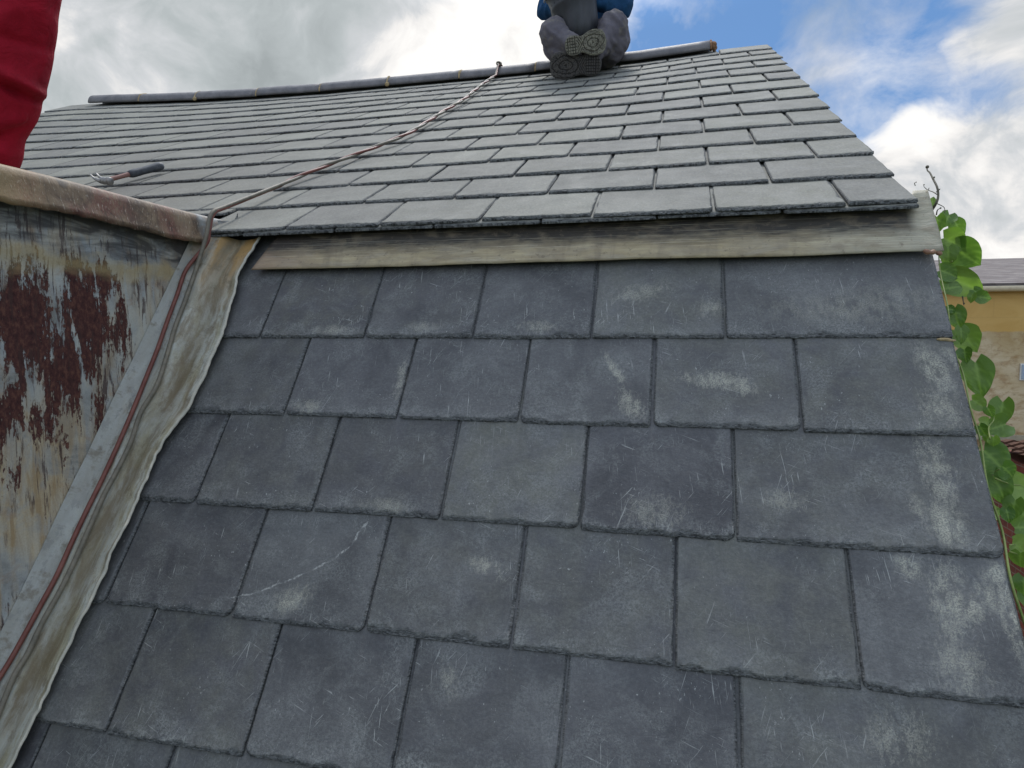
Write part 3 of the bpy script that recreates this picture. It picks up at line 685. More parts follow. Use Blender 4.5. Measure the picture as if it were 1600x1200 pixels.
# ------------------------------------------------------------------ cables
BV = []
for o in dormer.children:
    if o.name.split('.')[0] in ('cheek', 'valley_flashing', 'cap_flashing'):
        BV.append(BVHTree.FromPolygons([v.co.copy() for v in o.data.vertices], [tuple(p.vertices) for p in o.data.polygons]))
def surf(px, py, lift=.006):
    """point on the dormer cheek, the valley or the upper slates under a line of sight"""
    d = ray(px, py).normalized(); best = None
    for bv in BV:
        q = bv.ray_cast(CAM, d)
        if q[0] is not None and (best is None or q[3] < best[1]):
            n_ = q[1] if q[1].dot(d) < 0 else -q[1]; best = (q[0]+n_*(lift+.001), q[3])
    return best[0] if best else hit(px, py, nL, nL*(.045+lift))
def cable(name, px_low, off, ph, m, rad, label, knot=False):
    top = [(-.919, 2.80), (-.923, 2.70), (-.918, 2.45), (-.900, 2.15), (-.880, 1.80), (-.889, 1.567), (-.888, 1.25), (-.892, .992), (-.93, .82), (-.964, .696), (-1.01, .55), (-1.046, .43), (-1.075, .30), (-1.088, .182)]
    tp = catmull([Up(u, s, .0) for u, s in top], 10); P = []
    L0 = 0
    for i, p in enumerate(tp):
        if i: L0 += (p-tp[i-1]).length
        k = L0/.30*2*math.pi+ph; wob = off*(1+.8*mn.noise(Vector((L0*3, 0, 0))))
        P.append(p+Vector((1, 0, 0))*(math.cos(k)*wob)+nU*(.008+rad+.5*off*(1+math.sin(k))))
    low = [surf(x, y, rad) for x, y in px_low]
    dy = -.009 if knot else .0
    over = [Vector((-1.082, .0+dy, .082)), Vector((-1.080, -.045+dy, .064)), Vector((-1.080, -.068+dy, .040)), Vector((-1.079, -.082+dy, .0)), Vector((-1.082, -.094+dy, -.040))]
    P = P[:-4]+catmull([P[-4]]+over+low[2:], 8)
    if knot:
        hd = [Up(-.915, 3.05, -.10), Up(-.917, 2.99, .055)]; P = catmull([Vector((-.91, YR+.14, ZR-.12)), Vector((-.915, YR+.06, ZR+.006)), Vector((-.917, YR-.02, ZR+.036)), Vector((-.918, YR-.08, ZR+.002))], 6)+P[3:]
    else: P = catmull([Vector((-.905, YR+.14, ZR-.12)), Vector((-.908, YR+.06, ZR+.006)), Vector((-.912, YR-.02, ZR+.034)), Vector((-.915, YR-.08, ZR+.000))], 6)+P[3:]
    bm = bmesh.new(); tube(bm, P, rad, 10); return tag(obj(name, bm, m, None, True), label, 'cable')
M_cred = simple('cable_red', S(98, 52, 44), S(122, 76, 66), 30, .5, .2, .001)
M_cgrey = simple('cable_grey', S(92, 88, 78), S(124, 116, 102), 40, .6, .3, .001)
cable('cable', [(322, 356), (305, 385), (290, 422), (276, 462), (262, 502), (248, 545), (232, 588), (215, 630), (198, 672), (180, 712), (160, 755), (138, 800), (115, 850), (92, 900), (68, 945), (42, 992), (12, 1040), (-30, 1100), (-90, 1180)],
      .005, 0, M_cred, .0056, 'dull red cable running down the roof and along the dormer valley')
gc = cable('cable', [(330, 358), (320, 388), (307, 425), (292, 470), (275, 515), (261, 560), (245, 605), (222, 645), (205, 690), (186, 730), (163, 775), (142, 822), (120, 870), (96, 920), (66, 975), (45, 1020), (25, 1055), (8, 1095), (-20, 1160), (-50, 1230)],
      .005, math.pi, M_cgrey, .0058, 'grey cable twisted with the red one from the ridge to the lower left', knot=True)
bm = bmesh.new()
kp = Vector((-.916, YR-.05, ZR+.026)); P = [kp+Vector((.014*math.cos(a*.9), .010*math.sin(a*1.7), .012*math.sin(a*.9))) for a in range(16)]
tube(bm, catmull(P, 4), .0052, 7); obj('knot', bm, M_cgrey, gc, True)

# ------------------------------------------------------------------ hammer
hm = tag(empty('hammer', Up(-2.03, .6, 0)), 'claw hammer with black grip lying on the slates above the dormer edge', 'hammer')
M_steel = simple('hammer_steel', S(120, 118, 115), S(160, 158, 154), 60, .45, .3, .001, spec=.6, metal=.7)
M_shaft = simple('hammer_shaft', S(122, 84, 74), S(150, 116, 104), 60, .5, .2, .001)
M_grip = simple('rubber_grip', S(58, 62, 68), S(84, 88, 92), 50, .6, .3, .001)
def upx(px, py, n): u, s = onU(px, py, n); return Up(u, s, n)
h0, h1 = upx(163, 281, .028), upx(244, 259, .022)
ax = (h1-h0).normalized(); h1 = h0+ax*.26
side = ax.cross(nU).normalized()                                # towards the camera side
if side.dot(rt) < 0: side = -side
nrm_ = side.cross(ax).normalized(); 
if nrm_.z < 0: nrm_ = -nrm_
bm = bmesh.new(); tube(bm, [h0+ax*(.26*k/10)*.55 for k in range(11)], [.010-.001*math.sin(k*.4) for k in range(11)], 12); obj('shaft', bm, M_shaft, hm, True)
bm = bmesh.new(); tube(bm, [h0+ax*(.105+.155*k/16) for k in range(17)], [.0125, .0155, .0165, .0165, .016, .016, .0155, .0155, .0155, .016, .016, .0165, .017, .0175, .018, .0175, .012], 14); obj('grip', bm, M_grip, hm, True)
bm = bmesh.new()
tube(bm, [h0+side*d for d in (-.012, -.004, .006, .016, .022, .026, .040, .042)], [.013, .0145, .0145, .012, .0105, .0155, .0155, .0140], 16)   # poll and face
for sg in (-1, 1):                                                # two curved claws
    P = [h0-side*.008+ax*sg*.007, h0-side*.028+ax*sg*.009+nrm_*.004, h0-side*.048+ax*sg*.011+nrm_*.012, h0-side*.064+ax*sg*.012+nrm_*.026]
    tube(bm, catmull(P, 4), [.010-.0075*k/12 for k in range(13)], 8)
obj('head', bm, M_steel, hm, True)

# ------------------------------------------------------------------ people
M_skin = simple('skin', S(190, 140, 115), S(205, 155, 130), 30, .55, .15, .002)
def cloth(name, c1, c2, sc_=9, dirt=None):
    t = mat(name); n = t.noise(t.obj, sc_, 5, .6, .5); wv = t.noise(t.obj, 420, 2, .5)
    c = t.mix(t.mr(n, .3, .7), c1, c2)
    if dirt: c = t.mix(t.mr(t.noise(t.obj, 14, 5, .65, .6), .50, .70, 0, .7), c, dirt)
    nb = t.bump(t.noise(t.obj, 17, 5, .6, 1.2), .6, .012); nb = t.bump(wv, .3, .0008, nb)
    return fin(t, c, .85, nb, spec=.2)
M_trouser = cloth('grey_trousers', S(88, 84, 92), S(108, 104, 110), dirt=S(128, 122, 110))
M_jacket = cloth('blue_jacket', S(24, 58, 92), S(36, 78, 116))
M_jacketn = cloth('navy_panel', S(24, 34, 62), S(32, 44, 76))
M_red = cloth('red_trousers', S(128, 12, 30), S(160, 20, 42))
M_redj = cloth('red_jacket', S(140, 14, 34), S(160, 20, 40))
M_boot = simple('boot_leather', S(52, 50, 50), S(84, 80, 74), 40, .7, .4, .003)
M_hair = simple('hair', S(40, 30, 24), S(60, 45, 34), 80, .6, .6, .003)
def sole_mat(name, c1, c2, dk):
    t = mat(name); at = t.new('ShaderNodeAttribute', attribute_name='groove').outputs['Fac']
    n = t.noise(t.obj, 45, 5, .7, .5); c = t.mix(t.mr(n, .35, .65), c1, c2); c = t.mix(t.math('MULTIPLY', at, .75), c, dk)
    return fin(t, c, .9, t.bump(t.noise(t.obj, 200, 4, .7), .5, .002), spec=.2)
M_sole1 = sole_mat('sole_dusty', S(142, 139, 124), S(106, 103, 94), S(50, 48, 44))
M_sole2 = sole_mat('sole_dark', S(78, 76, 76), S(96, 92, 88), S(38, 36, 36))
M_bucket = simple('black_rubber', S(34, 36, 40), S(58, 60, 66), 18, .45, .25, .002, stretch=(1, 1, .2), spec=.5)

def boot(parent, heel, toe, soledir, size, msole, label=None):
    """work boot: sole seen from outside along soledir; heel and toe are the ends of the sole"""
    X = (toe-heel).normalized(); Z = (-soledir - X*(-soledir).dot(X)).normalized(); Y = Z.cross(X)
    L = (toe-heel).length; T = Matrix((X, Y, Z)).transposed()
    def wd(x):                                        # half width of the sole along its length 0..1
        return size*(.036+.014*math.sin(min(1, x/.35)*math.pi/2)*(1 if x < .35 else 1)-.012*math.exp(-((x-.40)/.13)**2)+.010*math.exp(-((x-.72)/.18)**2)) * min(1, math.sqrt(max(0, 1-((x-.88)/.125)**2)) if x > .88 else 1) * min(1, math.sqrt(max(0, 1-((.10-x)/.105)**2)) if x < .10 else 1)
    V, Fc, G = [], [], []; nx, ny = 96, 40
    for i in range(nx+1):
        x = i/nx; w_ = max(.002, wd(x))
        for j in range(ny+1):
            y = (j/ny*2-1)
            px_, py_ = x*L, y*w_
            # tread: nested ovals under the forefoot, blocks at the heel
            e = math.hypot((x-.68)/.31, y*w_/(size*.047))*(1+.22*mn.noise(Vector((x*5, y*2, 3)))); 
            g = 0
            if x > .42 and e < 1.25: g = 1 if (e*2.6) % 1 < .20 or abs(mn.noise(Vector((x*24, y*9, 8)))) < .035 else 0
            elif x > .42: g = 1 if ((x*L*70+abs(py_)*50) % 1) < .22 else 0
            elif x > .30: g = 1 if ((x*L+abs(py_)*.6)*75) % 1 < .28 else 0
            else: g = 1 if (((x*L)*72) % 1 < .25 or ((py_+.1)*64) % 1 < .24) else 0
            rim = abs(y) > .93 or x < .02 or x > .985
            if rim: g = 0
            z = -.012*size/1.0*.5 + (.0035 if g else 0) + (.004 if rim else 0) + .006*(max(0, x-.75)/.25)**2 + (0.004 if .32 < x < .42 else 0)
            V.append(heel + T @ Vector((px_, py_, z))); G.append(g)
    for i in range(nx):
        for j in range(ny): p = i*(ny+1)+j; Fc.append((p, p+ny+1, p+ny+2, p+1))
    # side wall of the sole
    per = [j for j in range(ny+1)]+[i*(ny+1)+ny for i in range(1, nx+1)]+[nx*(ny+1)+j for j in range(ny-1, -1, -1)]+[i*(ny+1) for i in range(nx-1, 0, -1)]
    b0 = len(V)
    for p in per: V.append(V[p]+Z*.028); G.append(0)
    for k in range(len(per)): k2 = (k+1) % len(per); Fc.append((per[k], b0+k, b0+k2, per[k2]))
    me = pydata('sole', V, Fc); a = me.attributes.new('groove', 'FLOAT', 'POINT'); a.data.foreach_set('value', [float(g) for g in G])
    bm = bmesh.new()                                  # leather upper
    for i in range(13):
        x = .06+.88*i/12; w_ = wd(x)*.97; h = (.060 if x > .55 else .075)-.03*max(0, (x-.7)/.3)
        c = heel+T @ Vector((x*L, 0, .022+h*.35))
        Ms = T @ Matrix.Diagonal((L*.07, w_, h*.62)); ball(bm, c, 1, M=Ms)
    an = heel+T @ Vector((L*.22, 0, .13)); cone(bm, heel+T @ Vector((L*.20, 0, .06)), an, size*.043, size*.046)
    up_m = remesh(bm, .006, 3); displace(up_m, lambda p, n: .0025*mn.noise(p*28))
    o = obj('boot', up_m, M_boot, parent); obj('sole', me, msole, o)
    return an

def human_body(parent, head, neck, chest, pelvis, shoulders, elbows, wrists, hips, knees, ankles, face_dir, finger_dir):
    bm = bmesh.new(); fd = face_dir.normalized(); side_ = fd.cross(Vector((0, 0, 1))).normalized(); upv = side_.cross(fd)
    Mh = Matrix((side_, fd, upv)).transposed()
    ball(bm, head, .095, .82, .98, 1.18, Mh); ball(bm, head+fd*.035-upv*.06, .055, .9, .9, .8, Mh)          # skull and jaw
    ball(bm, head+fd*.098-upv*.005, .018, .7, .9, 1.4, Mh)                                             # nose
    for s_ in (-1, 1):
        ball(bm, head+side_*s_*.080-upv*.005, .022, .35, .7, 1.2, Mh)                                  # ears
        ball(bm, head+side_*s_*.035+fd*.082+upv*.022, .014, 1.3, .6, .6, Mh)                           # brow
    ball(bm, head+fd*.085-upv*.055, .020, 1.1, .5, .5, Mh)                                             # mouth
    cone(bm, head-upv*.06, neck, .055, .06); cone(bm, neck, chest, .07, .13); cone(bm, chest, pelvis, .13, .12)
    for i in (0, 1):
        cone(bm, chest.lerp(neck, .6), shoulders[i], .08, .058); cone(bm, shoulders[i], elbows[i], .05, .040); cone(bm, elbows[i], wrists[i], .038, .026)
        cone(bm, pelvis, hips[i], .11, .088); cone(bm, hips[i], knees[i], .078, .052); cone(bm, knees[i], ankles[i], .050, .036)
        f0 = finger_dir[i].normalized(); fs = f0.cross(Vector((0, 0, 1)) if abs(f0.z) < .8 else Vector((0, 1, 0))).normalized(); fn_ = f0.cross(fs)
        pc = wrists[i]+f0*.05; Mp = Matrix((fs, f0, fn_)).transposed(); ball(bm, pc, .045, .85, 1.05, .38, Mp)
        for k in range(4):
            st = wrists[i]+f0*.085+fs*(-.030+.020*k); l_ = (.062, .075, .07, .055)[k]
            m1 = st+f0*l_*.45+fn_*-.006; m2 = st+f0*l_*.8+fn_*-.022
            cone(bm, st, m1, .0095, .009, 8); cone(bm, m1, m2, .009, .0075, 8)
        th0 = wrists[i]+f0*.03+fs*-.035; cone(bm, th0, th0+f0*.035+fs*-.022, .012, .011, 8); cone(bm, th0+f0*.035+fs*-.022, th0+f0*.065+fs*-.028, .011, .009, 8)
    o = obj('body', remesh(bm, .0055, 1), M_skin, parent)
    bm = bmesh.new(); ball(bm, head-fd*.018+upv*.028, .103, .86, .98, 1.05, Mh)
    hm_ = remesh(bm, .008, 2); displace(hm_, lambda p, n: .006*mn.noise(p*70)); obj('hair', hm_, M_hair, parent)
    return o

# --- roofer in grey trousers sitting cross-legged astride the ridge, bucket in the lap
P_ = lambda px, py, Y: atY(px, py, Y)
man = tag(empty('person', Vector((-.38, YR-.1, ZR+.06))), 'person in blue jacket and grey trousers sitting cross legged on the ridge holding a bucket', 'person')
pel = P_(912, 62, 2.80); hipL, hipR = P_(893, 66, 2.76), P_(938, 62, 2.76)
knL, knR = P_(866, 52, 2.32), P_(958, 42, 2.36)
anL, anR = P_(894, 72, 2.24), P_(924, 90, 2.24)
chest = P_(910, -50, 2.74); neck = P_(910, -100, 2.72); head = P_(909, -142, 2.66)
shL, shR = P_(872, -78, 2.72), P_(950, -82, 2.72); elL, elR = P_(853, 14, 2.60), P_(976, 10, 2.60)
wrL, wrR = P_(884, 6, 2.44), P_(936, 4, 2.46)
human_body(man, head, neck, chest, pel, (shL, shR), (elL, elR), (wrL, wrR), (hipL, hipR), (knL, knR), (anL, anR), Vector((.1, -1, -.45)), ((wrR-wrL), (wrL-wrR)))
bm = bmesh.new()
for h_, k_, a_ in ((hipL, knL, anL), (hipR, knR, anR)):
    cone(bm, pel, h_, .125, .115); cone(bm, h_, k_, .105, .085)
    ball(bm, k_, .088, 1, 1, 1.05)
    lo_ = k_.lerp(a_, .92); cone(bm, k_, lo_, .083, .064)
# baggy cloth hanging under each knee
ball(bm, P_(868, 72, 2.36), .085, .85, .9, 1.15); ball(bm, P_(956, 66, 2.40), .10, .95, .9, 1.25); ball(bm, P_(972, 62, 2.48), .07, .7, 1, 1.5)
cone(bm, P_(873, 80, 2.33), P_(884, 92, 2.28), .06, .045); cone(bm, P_(950, 84, 2.46), P_(940, 96, 2.5), .075, .06)
tm = remesh(bm, .009, 4)
displace(tm, lambda p, n: -.030*abs(mn.noise(Vector((p.x*13+p.z*9, p.y*7, p.z*5))))+.008-.010*abs(mn.noise(Vector((p.x*30, p.y*20, p.z*24+p.x*12)))))
obj('trousers', tm, M_trouser, man)
bm = bmesh.new(); cone(bm, neck, chest, .085, .165); cone(bm, chest, pel+Vector((0, 0, .06)), .165, .15)
for s_, e_, w_ in ((shL, elL, wrL), (shR, elR, wrR)):
    cone(bm, chest.lerp(neck, .5), s_, .10, .082); cone(bm, s_, e_, .078, .064); cone(bm, e_, w_, .062, .044)
tm = remesh(bm, .010, 4); displace(tm, lambda p, n: .008-.03*abs(mn.noise(Vector((p.x*12, p.y*9, p.z*15))))); obj('jacket', tm, M_jacket, man)
bm = bmesh.new(); ball(bm, chest+Vector((0, -.03, -.14)), .15, .9, .98, 1.5); obj('jacket_front', remesh(bm, .012, 2), M_jacketn, man)
sd_ = (CAM-P_(900, 90, 2.2)).normalized()
boot(man, P_(939, 101, 2.22), P_(859, 103, 2.20), (sd_+Vector((0, 0, -.15))).normalized(), 1.25, M_sole2)
boot(man, P_(883, 73, 2.13), P_(947, 63, 2.16), (sd_+Vector((0, 0, .05))).normalized(), 1.12, M_sole1)

# --- bucket: hollow tapered tub with rolled rim, ribs and wire handle
bk = tag(empty('bucket', P_(899, 52, 2.36)), 'black rubber bucket held in the lap of the person on the ridge', 'bucket')
b0 = P_(901, 50, 2.38); b1 = P_(907, -6, 2.42)
baxis = (b1-b0).normalized(); baxis = (baxis+Vector((-.30, -.26, 0))).normalized(); H_ = .27; b0 = P_(909, 66, 2.40)
a_ = (Vector((1, 0, 0))-baxis*baxis.x).normalized(); c_ = baxis.cross(a_)
V, Fc = [], []; sg = 48
prof = [(.0, .0), (.105, .0), (.112, .006), (.120, .06), (.128, .12), (.137, .18), (.1405, .185), (.1405, .20), (.138, .205), (.150, .258), (.158, .262), (.160, .270), (.156, .277), (.148, .272), (.134, .18), (.106, .010), (.0, .010)]
for r_, h_ in prof:
    for k in range(sg):
        q = 2*math.pi*k/sg; V.append(b0+baxis*h_*1.12+(a_*math.cos(q)+c_*math.sin(q))*(r_+(.0012*math.cos(q*24) if .11 < r_ < .138 and h_ > .02 else 0)))
for i in range(len(prof)-1):
    for k in range(sg): p = i*sg+k; p2 = i*sg+(k+1) % sg; Fc.append((p, p2, p2+sg, p+sg))
obj('tub', pydata('tub', V, Fc), M_bucket, bk, True)
bm = bmesh.new(); P = [b0+baxis*(.293-.02*math.sin(math.pi*k/20))+(a_*math.cos(math.pi+math.pi*k/20)+c_*math.sin(math.pi+math.pi*k/20)*1.0)*.166 for k in range(21)]
tube(bm, P, .0035, 8); obj('handle', bm, simple('galvanised_wire', S(140, 140, 138), S(170, 170, 166), 40, .4, metal=.6), bk, True)

# --- person in red at the left edge, standing on the flat dormer roof
YP = -.22
man2 = tag(empty('person', Vector((-1.85, YP, DT))), 'person in red workwear standing on the dormer roof at the left edge', 'person')
anR2 = P_(-62, 262, YP); knR2 = P_(-12, 60, YP-.03); hipR2 = P_(-20, -170, YP)
anL2 = anR2+Vector((-.36, .12, 0)); knL2 = knR2+Vector((-.34, .02, -.02)); hipL2 = hipR2+Vector((-.20, .02, 0))
anR2.z = max(anR2.z, DT+.09); anL2.z = DT+.09
pel2 = (hipR2+hipL2)/2+Vector((0, 0, .06)); ch2 = pel2+Vector((.0, .02, .40)); nk2 = ch2+Vector((.0, .04, .17)); hd2 = nk2+Vector((.02, .05, .17))
shR2 = ch2+Vector((.19, .02, .10)); shL2 = ch2+Vector((-.19, .02, .10)); elR2 = shR2+Vector((.03, .12, -.27)); elL2 = shL2+Vector((-.05, .10, -.28)); wrR2 = elR2+Vector((-.06, .20, -.12)); wrL2 = elL2+Vector((.06, .20, -.12))
human_body(man2, hd2, nk2, ch2, pel2, (shR2, shL2), (elR2, elL2), (wrR2, wrL2), (hipR2, hipL2), (knR2, knL2), (anR2, anL2), Vector((.2, 1, -.4)), (Vector((-.2, 1, -.3)), Vector((.2, 1, -.3))))
bm = bmesh.new()
cone(bm, pel2, hipR2, .14, .115); cone(bm, pel2, hipL2, .14, .115)
cone(bm, hipL2, knL2, .11, .09); cone(bm, knL2, anL2+Vector((0, 0, .02)), .088, .075)
# right leg follows the outline in the photograph: (edge x, y) on the picture
OUT = [(112, -170, .125), (92, -80, .118), (80, 0, .108), (76, 50, .104), (67, 100, .100), (58, 130, .098), (54, 152, .100), (44, 172, .094), (36, 188, .090), (28, 202, .086), (28, 222, .086), (26, 236, .082), (10, 250, .080)]
P = []; rr = []
for ex, ey, r_ in OUT:
    e_ = P_(ex, ey, YP); P.append(e_-rt*r_); rr.append(r_)
P[0] = hipR2.lerp(P[0], .5)
Pc = catmull(P, 4); rc = []
for i in range(len(rr)-1):
    for k in range(4): rc.append(rr[i]+(rr[i+1]-rr[i])*k/4)
rc.append(rr[-1]); tube(bm, Pc, rc, 24); ball(bm, P[0], .12)
tm = remesh(bm, .009, 2)
def folds(p, n):
    d = p-CAM; z_ = d.dot(fw)
    x_, y_ = 800+F*d.dot(rt)/z_, 600-F*d.dot(up)/z_
    q = .004-.016*abs(mn.noise(Vector((p.x*6+p.z*5, p.y*6, p.z*8-p.x*6))))+.003*mn.noise(p*26)
    if p.z < .75 and p.x > -2.05:
        q += .014*math.exp(-(((y_-(112+.55*x_))/9)**2))-.013*math.exp(-(((y_-(132+.45*x_))/7)**2))+.010*math.exp(-(((y_-190)/13)**2))-.010*math.exp(-(((y_-212+.5*x_)/9)**2))-.006*math.exp(-(((y_-55-.3*x_)/8)**2))
    return q
displace(tm, lambda p, n: folds(p, n)*(.12+1.5*abs(n.dot((CAM-p).normalized())))); obj('trousers', tm, M_red, man2)
bm = bmesh.new(); cone(bm, nk2, ch2, .09, .17); cone(bm, ch2, pel2+Vector((0, 0, -.04)), .17, .16)
for s_, e_, w_ in ((shR2, elR2, wrR2), (shL2, elL2, wrL2)): cone(bm, ch2.lerp(nk2, .5), s_, .10, .085); cone(bm, s_, e_, .08, .065); cone(bm, e_, w_, .062, .045)
tm = remesh(bm, .011, 3); displace(tm, lambda p, n: .008*mn.noise(p*14)+.004*mn.noise(p*36)); obj('jacket', tm, M_redj, man2)
for a2 in (anR2, anL2):
    hl = Vector((a2.x-.05, a2.y-.09, DT+.012)); boot(man2, hl, hl+Vector((-.03, .29, 0)), Vector((0, 0, -1)), 1.1, M_sole2)

# ------------------------------------------------------------------ climbing plant on the verge
t = mat('leaf'); n = t.noise(t.obj, 18, 3, .5); oi = t.new('ShaderNodeAttribute', attribute_name='lr').outputs['Fac']
c = t.mix(t.mr(oi, 0, 1), S(62, 98, 34), S(138, 164, 80)); c = t.mix(t.mr(n, .35, .65, 0, .5), c, S(90, 124, 48))
vein = t.new('ShaderNodeAttribute', attribute_name='vein').outputs['Fac']; c = t.mix(t.math('MULTIPLY', vein, .55), c, S(150, 180, 90))
t.put(t.b.inputs['Base Color'], c); t.b.inputs['Roughness'].default_value = .45
tr = t.new('ShaderNodeBsdfTranslucent'); t.put(tr.inputs[0], t.mix(1.0, c, (1.3, 1.5, .8, 1), 'MULTIPLY')); mx = t.new('ShaderNodeMixShader'); mx.inputs[0].default_value = .34
t.l.new(t.b.outputs[0], mx.inputs[1]); t.l.new(tr.outputs[0], mx.inputs[2]); t.l.new(mx.outputs[0], t.n['Material Output'].inputs[0])
t.l.new(t.bump(t.noise(t.obj, 90, 3, .6), .4, .003), t.b.inputs['Normal'])
M_leaf = t.m; M_stem = simple('stem', S(104, 124, 60), S(140, 150, 84), 60, .6, .3, .002); M_twig = simple('twig', S(88, 84, 72), S(112, 106, 90), 60, .8, .3, .002)
vine = tag(empty('climbing_plant', Vector((.86, -1.4, -6.5))), 'green climbing plant with broad leaves along the right edge of the roof', 'climbing plant')
V, Fc, LR, VE = [], [], [], []
def leaf(c, size, axis, nrm, shade, cup=.25, fold=.3):
    """heart-shaped leaf: c centre, axis from stalk to tip"""
    X = axis.normalized(); Z = (nrm-X*nrm.dot(X)).normalized(); Y = Z.cross(X); base = len(V); na, nb = 14, 12
    cz = random.uniform(0, 9)
    for i in range(na+1):
        x = i/na
        w_ = .56*math.sin(math.pi*min(1, (x+.03))**.62)**.8 if x < 1 else .0
        back = .16*(1-x)**3; w_ *= .86+.16*math.sin(cz*3)+.05*mn.noise(Vector((x*6, cz, 1)))
        for j in range(nb+1):
            y = j/nb*2-1
            xx = x-back*abs(y)*1.4 - .45
            z = (cup+.25*math.sin(cz*5))*(y*w_)**2*1.6 + fold*abs(y*w_)*.35 - .35*(x-.4)**2 + .035*math.sin(9*x+cz)*abs(y)+.03*mn.noise(Vector((x*4, y*3, cz)))
            V.append(c + X*(xx*size)+Y*(y*w_*size)+Z*(z*size)); LR.append(shade)
            vv = max(0, 1-abs(y)*8)
            for q in (.15, .35, .55, .72): vv = max(vv, max(0, 1-abs((x-q)-.35*abs(y))*26)*.7)
            VE.append(vv)
    for i in range(na):
        for j in range(nb): p = base+i*(nb+1)+j; Fc.append((p, p+nb+1, p+nb+2, p+1))
LV = [(1457, 314, 8, 70, .55, .87), (1464, 352, 15, -80, .35, .86), (1479, 344, 13, -120, .3, .90), (1498, 358, 16, -60, .25, .93), (1491, 380, 20, -30, .55, .90), (1510, 400, 26, -40, .30, .93),
      (1482, 402, 17, -80, .6, .88), (1484, 428, 19, -20, .2, .87), (1508, 444, 31, -25, .85, .93), (1490, 449, 18, 10, .4, .88), (1538, 465, 11, -10, .35, .96), (1528, 459, 10, -50, .3, .95), (1518, 466, 8, -90, .7, .93),
      (1495, 498, 18, -80, .3, .87), (1488, 484, 9, -10, .1, .86), (1513, 532, 22, -60, .65, .90), (1502, 524, 14, -90, .4, .87), (1508, 556, 12, -90, .15, .87),
      (1529, 592, 31, -85, .3, .90), (1531, 632, 16, -30, .6, .88), (1564, 647, 23, -100, .55, .94), (1556, 668, 19, 200, .45, .92), (1541, 664, 11, -20, .95, .90), (1536, 674, 11, -60, .2, .88), (1547, 644, 10, -60, .2, .89),
      (1556, 722, 27, -50, .2, .90), (1563, 765, 27, -70, .35, .90), (1592, 762, 32, -10, .8, .95), (1576, 738, 16, -40, .1, .90), (1583, 796, 18, -100, .3, .92), (1575, 806, 12, -80, .1, .89), (1600, 824, 18, 0, .45, .95), (1594, 856, 19, -30, .8, .92),
      (1594, 875, 14, -80, .7, .91), (1610, 840, 20, -60, .4, .97), (1600, 916, 16, -90, .2, .91), (1612, 790, 26, -40, .5, .98), (1625, 880, 26, -60, .4, .98), (1612, 940, 20, -70, .3, .93), (1630, 980, 24, -60, .5, .95),
      (1640, 1030, 24, -80, .3, .95), (1655, 1090, 26, -60, .6, .96), (1665, 1150, 24, -70, .4, .96), (1552, 690, 9, -80, .75, .885), (1543, 686, 7, -70, .9, .88)]
tocam = Vector((-.25, -1, .1))
for (px, py, rad, ang, sh, X_) in LV:
    c = atX(px, py, X_); sz = 2*rad*(c-CAM).dot(fw)/F*.94
    a = R(ang); ax_ = rt*math.cos(a)+up*math.sin(a)+fw*random.uniform(-.3, .3)
    nr = -ray(px, py).normalized()+Vector((random.uniform(-.35, .35), random.uniform(-.2, .2), random.uniform(.0, .6)))
    leaf(c, sz, ax_, nr, min(1, max(0, sh+random.uniform(-.08, .08))))
for k in range(110):                                                # the mass of the plant down the gable wall, below and beyond the edge
    s = random.uniform(-2.6, -.35); c = Lp(.80+random.uniform(.02, .08), s, random.uniform(-.75, -.12))
    leaf(c, random.uniform(.05, .085), Vector((random.uniform(.2, 1), random.uniform(-.5, .5), random.uniform(-1, .3))), Vector((1, -.4, random.uniform(0, .7))), random.random())
me = pydata('leaves', V, Fc)
for nm, vals in (('lr', LR), ('vein', VE)): a = me.attributes.new(nm, 'FLOAT', 'POINT'); a.data.foreach_set('value', vals)
obj('foliage', me, M_leaf, vine, True)
def vstem(pts, rad, m, X_=.88):
    P = catmull([atX(px-(7 if len(pts) > 12 else 0), py, x-(.03 if len(pts) > 12 else 0)) for px, py, x in pts], 6); n = len(P)
    return P, [rad*(1-.65*i/n) for i in range(n)]
bm = bmesh.new()
for pts, rad in (([(1610, 980, .86), (1586, 905, .84), (1573, 830, .86), (1550, 760, .84), (1539, 690, .85), (1524, 640, .84), (1512, 585, .855), (1494, 535, .84), (1488, 480, .85), (1477, 430, .865), (1474, 400, .87), (1476, 375, .87), (1472, 352, .865), (1461, 341, .86), (1455, 336, .855)], .0024),
                 ([(1556, 748, .87), (1566, 752, .89), (1582, 757, .93), (1602, 758, .97)], .0022), ([(1562, 733, .875), (1553, 738, .87)], .0012), ([(1488, 408, .88), (1480, 412, .875), (1470, 411, .87)], .0016),
                 ([(1547, 686, .87), (1545, 668, .88), (1553, 655, .9), (1548, 640, .9)], .0018), ([(1578, 862, .88), (1600, 869, .93)], .0016), ([(1577, 852, .88), (1590, 850, .92)], .0015)):
    P, rr = vstem(pts, rad, None); tube(bm, P, rr, 7)
obj('stem', bm, M_stem, vine, True)
